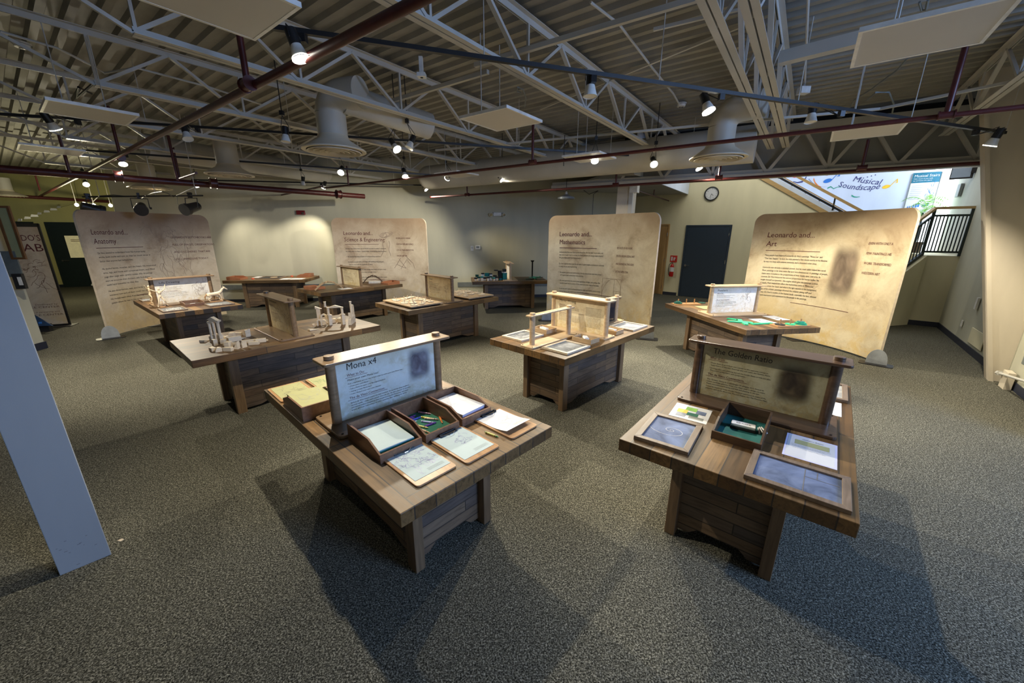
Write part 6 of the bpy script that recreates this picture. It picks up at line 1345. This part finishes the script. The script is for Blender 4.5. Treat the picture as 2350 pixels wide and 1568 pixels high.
# ------------------------------------------------------------------ stair pieces
t = thing('stair_flight', 'wood edged stair flight rising along the cream wall', 'stairs', SW(4.85, 0, zs(4.85)), math.atan2(-SA.y, -SA.x)); Ls = 4.6; sl = .63
ob('stringer', MB().add([(0, 0, 0), (Ls, 0, Ls * sl), (Ls, 0, Ls * sl + .12), (0, 0, .12), (0, .03, 0), (Ls, .03, Ls * sl), (Ls, .03, Ls * sl + .12), (0, .03, .12)], [(0, 1, 2, 3), (7, 6, 5, 4), (0, 4, 5, 1), (3, 2, 6, 7), (1, 5, 6, 2), (0, 3, 7, 4)]), 'railing_wood', t)
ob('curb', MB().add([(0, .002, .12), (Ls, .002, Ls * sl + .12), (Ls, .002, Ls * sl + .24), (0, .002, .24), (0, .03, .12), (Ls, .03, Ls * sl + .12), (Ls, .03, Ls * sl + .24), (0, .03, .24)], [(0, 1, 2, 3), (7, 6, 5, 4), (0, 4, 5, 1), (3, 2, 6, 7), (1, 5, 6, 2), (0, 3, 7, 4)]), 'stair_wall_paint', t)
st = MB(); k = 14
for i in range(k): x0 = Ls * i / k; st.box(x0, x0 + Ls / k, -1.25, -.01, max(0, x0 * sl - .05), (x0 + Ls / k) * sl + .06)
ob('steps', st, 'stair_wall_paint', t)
t2 = thing('stair_railing', 'wooden handrail with a black lower rail on the rising flight', 'railing', t.location, t.rotation_euler[2])
ob('handrail', MB().bar((-.1, .02, .52 - .06), (Ls, .02, Ls * sl + .52), .045, .06), 'railing_wood', t2); ob('lower_rail', MB().bar((-.1, .02, .28 - .06), (Ls, .02, Ls * sl + .28), .03, .05), 'black_metal', t2, 'black lower rail'); ob('middle_rail', MB().bar((-.1, .02, .33 - .06), (Ls, .02, Ls * sl + .335), .03, .025), 'railing_wood', t2)
for x in (.5, 1.35, 2.8, 4.2): ob('post', MB().box(x - .018, x + .018, .005, .035, x * sl + .20, x * sl + .50), 'black_metal', t2)
# landing railing and the short flight going down
t = thing('stair_railing', 'dark baluster railing with wooden handrails round the stair landing', 'railing', SW(5.19, -.97, 1.53), math.atan2(SA.y, SA.x))
ob('handrail', MB().bar((-.02, 0, .97), (.56, 0, .97), .06, .05), 'railing_wood', t); ob('top_rail', MB().bar((0, 0, .82), (.56, 0, .82), .03, .04), 'railing_green', t); ob('bottom_rail', MB().bar((0, 0, .08), (.56, 0, .08), .03, .04), 'railing_green', t)
for x in (0.0, .54): ob('post', MB().box(x - .025, x + .025, -.025, .025, 0, .95), 'railing_green', t)
for i in range(9): x = .06 + i * .053; ob('baluster', MB().box(x - .010, x + .010, -.010, .010, .08, .82), 'railing_green', t)
fdir = Vector((-.6, -.8, 0)); g = 1.6
def fl(s, z): return (fdir.x * s, fdir.y * s, z - .64 * s)
ob('handrail', MB().bar(fl(0, .97), fl(g, .97), .06, .05), 'railing_wood', t); ob('top_rail', MB().bar(fl(0, .82), fl(g, .82), .03, .04), 'railing_green', t); ob('bottom_rail', MB().bar(fl(0, .02), fl(g, .02), .05, .09), 'railing_green', t)
for i in range(1, 19): ob('baluster', MB().bar(fl(i * .085, .02), fl(i * .085, .82), .018, .018), 'railing_green', t)
st = MB()
for i in range(8): s0_ = g * i / 8; s1_ = g * (i + 1) / 8; 
# wall poster and mural
def wmap(off=.004):
    return lambda u, v: tuple(SW(u, 1.38 - off, v))
t = thing('wall_poster', 'white poster with a teal header titled Musical Stairs beside the stair window', 'poster', SW(4.95, 1.36, 2.5), math.atan2(SA.y, SA.x)); w = .50; h = .98
sh = .0
ob('panel', MB().prism(rrect(0, w, 0, h, .04), -.012, 0), 'paper_white', t, rot=(R(90), 0, 0), loc=(0, 0, 0)); ob('header', MB().box(.0, w, -.003, 0, h - .25, h - .01), 'teal_header', t)
mpp = lambda u, v: (u, -.006, v)
ob('title_lettering', letter([('Musical Stairs', .03, h - .115, .085, 0, .44), ('Make music as you walk', .03, h - .165, .035, 0, .34), ('up and down the stairs!', .03, h - .21, .035, 0, .33)], mpp), 'paper_white', t)
ob('text_lines', strokes([[(.03, .66 - i * .045), (.25 - .02 * (i % 3), .66 - i * .045)] for i in range(8)], .012, mpp), 'ink_pencil', t); ob('diagram', strokes(scribble(.37, .52, .18, .3, 8, 61, 1.4), .006, mpp), 'note_blue', t)
ob('bar_chart', MB().box(.05, .065, -.008, 0, .08, .17).box(.09, .105, -.008, 0, .11, .18).box(.15, .165, -.008, 0, .13, .20).box(.19, .215, -.008, 0, .14, .23).box(.23, .26, -.008, 0, .15, .24).box(.31, .325, -.008, 0, .15, .20).box(.34, .375, -.008, 0, .15, .20).box(.40, .42, -.008, 0, .17, .24), 'note_blue', t)
ob('border', MB().box(-.012, 0, -.01, .012, .02, h - .02).box(w, w + .012, -.01, .012, .02, h - .02), 'grey_box', t)

t = thing('wall_mural', 'printed wall mural reading Musical Soundscape with bright notes on the stairwell wall', 'mural', SW(3.7, 1.375, 3.2), math.atan2(SA.y, SA.x))
M2 = lambda u, v: (u, 0, v)
def arcletter(s, u0, v0, size, slope, bow, sx=1.0):
    vs, fs = text_verts(s, size, 0, .35, sx); wv = max(v[0] for v in vs); return [(u0 + x, 0, v0 + y + slope * x + bow * ((x / wv) - .5) ** 2) for x, y in vs], fs
mb = MB(); mb.add(*arcletter('Musical', .08, .16, .20, -.23, .06)); mb.add(*arcletter('Soundscape', -.20, -.0, .20, -.14, .26, .92)); ob('mural_lettering', mb, 'ink_navy', t, 'dark blue lettering')
def note(u, v, s, m, nm_):
    mb = MB(); n = 16; mb.add([(u + s * .55 * math.cos(a) , 0, v + s * .34 * math.sin(a + .3)) for a in [2 * math.pi * i / n for i in range(n)]], [tuple(range(n))]); 
    mb.add([(u + s * .40, 0, v), (u + s * .52, 0, v), (u + s * 1.35, 0, v + s * 1.25), (u + s * 1.25, 0, v + s * 1.30)], [(0, 1, 2, 3)]); mb.add([(u + s * 1.25, 0, v + s * 1.3), (u + s * 1.35, 0, v + s * 1.3), (u + s * 1.45, 0, v + s * .6), (u + s * 1.05, 0, v + s * .55), (u + s * 1.25, 0, v + s * .72)], [(0, 1, 2, 3, 4)]); ob(nm_, mb, m, t)
note(.80, -.02, .14, 'note_yellow', 'music_note'); note(-.45, .22, .17, 'note_blue', 'music_note'); note(-1.20, .42, .17, 'note_red', 'music_note')
def swish(pts, w, m, nm_='swish'):
    mb = MB(); k = len(pts)
    for i in range(k - 1):
        w0, w1 = w * (1 - i / k), w * (1 - (i + 1) / k); (a, b), (c_, d_) = pts[i], pts[i + 1]; mb.add([(a, 0, b + w0), (c_, 0, d_ + w1), (c_, 0, d_ - w1), (a, 0, b - w0)], [(3, 2, 1, 0)])
    ob(nm_, mb, m, t)
swish([(-.42, .02), (-.35, .06), (-.28, -.0), (-.20, .04), (-.12, .03)], .018, 'note_green'); swish([(.06, .50), (.14, .40), (.22, .36), (.30, .44), (.40, .48)], .02, 'note_yellow')
swish([(-.78, .30), (-.72, .18), (-.64, .10), (-.56, .06)], .03, 'note_orange'); swish([(-.95, .36), (-1.02, .24), (-1.14, .22), (-1.25, .26)], .03, 'ink_navy'); swish([(.14, -.20), (.20, -.24), (.26, -.25), (.32, -.24)], .02, 'note_green'); swish([(-.62, .50), (-.55, .42), (-.48, .36)], .03, 'note_red')
mb = MB()
for i in range(16): a = i / 15; mb.box(-.88 + .42 * a - .010 * (1 - a), -.88 + .42 * a + .012 * (1 - a * .6), -.002, 0, .28 - .52 * a + .30 * a * a, .28 - .52 * a + .30 * a * a + .022 * (1 - a * .5))
for i in range(5): mb.box(.22 + i * .075, .24 + i * .075, -.002, 0, .20 + i * .02, .222 + i * .02)
ob('dots', mb, 'ink_navy', t); ob('green_lettering', letter([('TCI', -1.02, .47, .12, .2)], M2), 'note_green', t)

# palm by the window
t = thing('potted_palm', 'feathery green palm in front of the bright stair window', 'plant', SW(5.25, .80, 1.53)); rd = random.Random(5)
ob('stem', MB().tube([(0, 0, .0), (.02, 0, .5), (0, 0, .95)], .02, 8), 'railing_green', t); ob('pot', MB().lathe([(.001, 0), (.13, 0), (.16, .26), (.145, .26), (.13, .04)], 20), 'dark_stained_wood', t)
for k in range(20):
    az_ = 2 * math.pi * k / 15 + rd.uniform(-.2, .2); L_ = rd.uniform(.30, .46); z0 = rd.uniform(.85, 1.30); mb = MB(); pts = []
    for i in range(9): s_ = i / 8; pts.append(Vector((math.cos(az_) * L_ * s_, math.sin(az_) * L_ * s_, z0 + .22 * math.sin(s_ * 2.4) * (L_ / .5) - .10 * s_)))
    mb.tube(pts, .004, 5)
    for i in range(1, 9):
        for sg in (-1, 1):
            d_ = (pts[i] - pts[i - 1]).normalized(); sd = Vector((-d_.y, d_.x, 0)).normalized() * sg; b = pts[i - 1]; ln = .13 * math.sin(.4 + i / 9 * 2.6)
            e_ = b + (sd * .8 + d_ * .6).normalized() * ln + Vector((0, 0, -.03)); ww = d_ * .020
            mb.add([b - ww * .3, b + ww, e_, (b + e_) / 2 + ww * .8], [(0, 1, 3), (1, 2, 3), (0, 3, 2)])
    ob('frond', mb, 'plant_green', t)
t = thing('floor_patch', 'tiny pale worn patch on the carpet right of the near column', 'stain', P(277, 1240, .0))
ob('patch', MB().prism([(-.018, -.006), (.012, -.012), (.02, .004), (-.004, .012)], .0005, .002), 'fabric_edge', t)
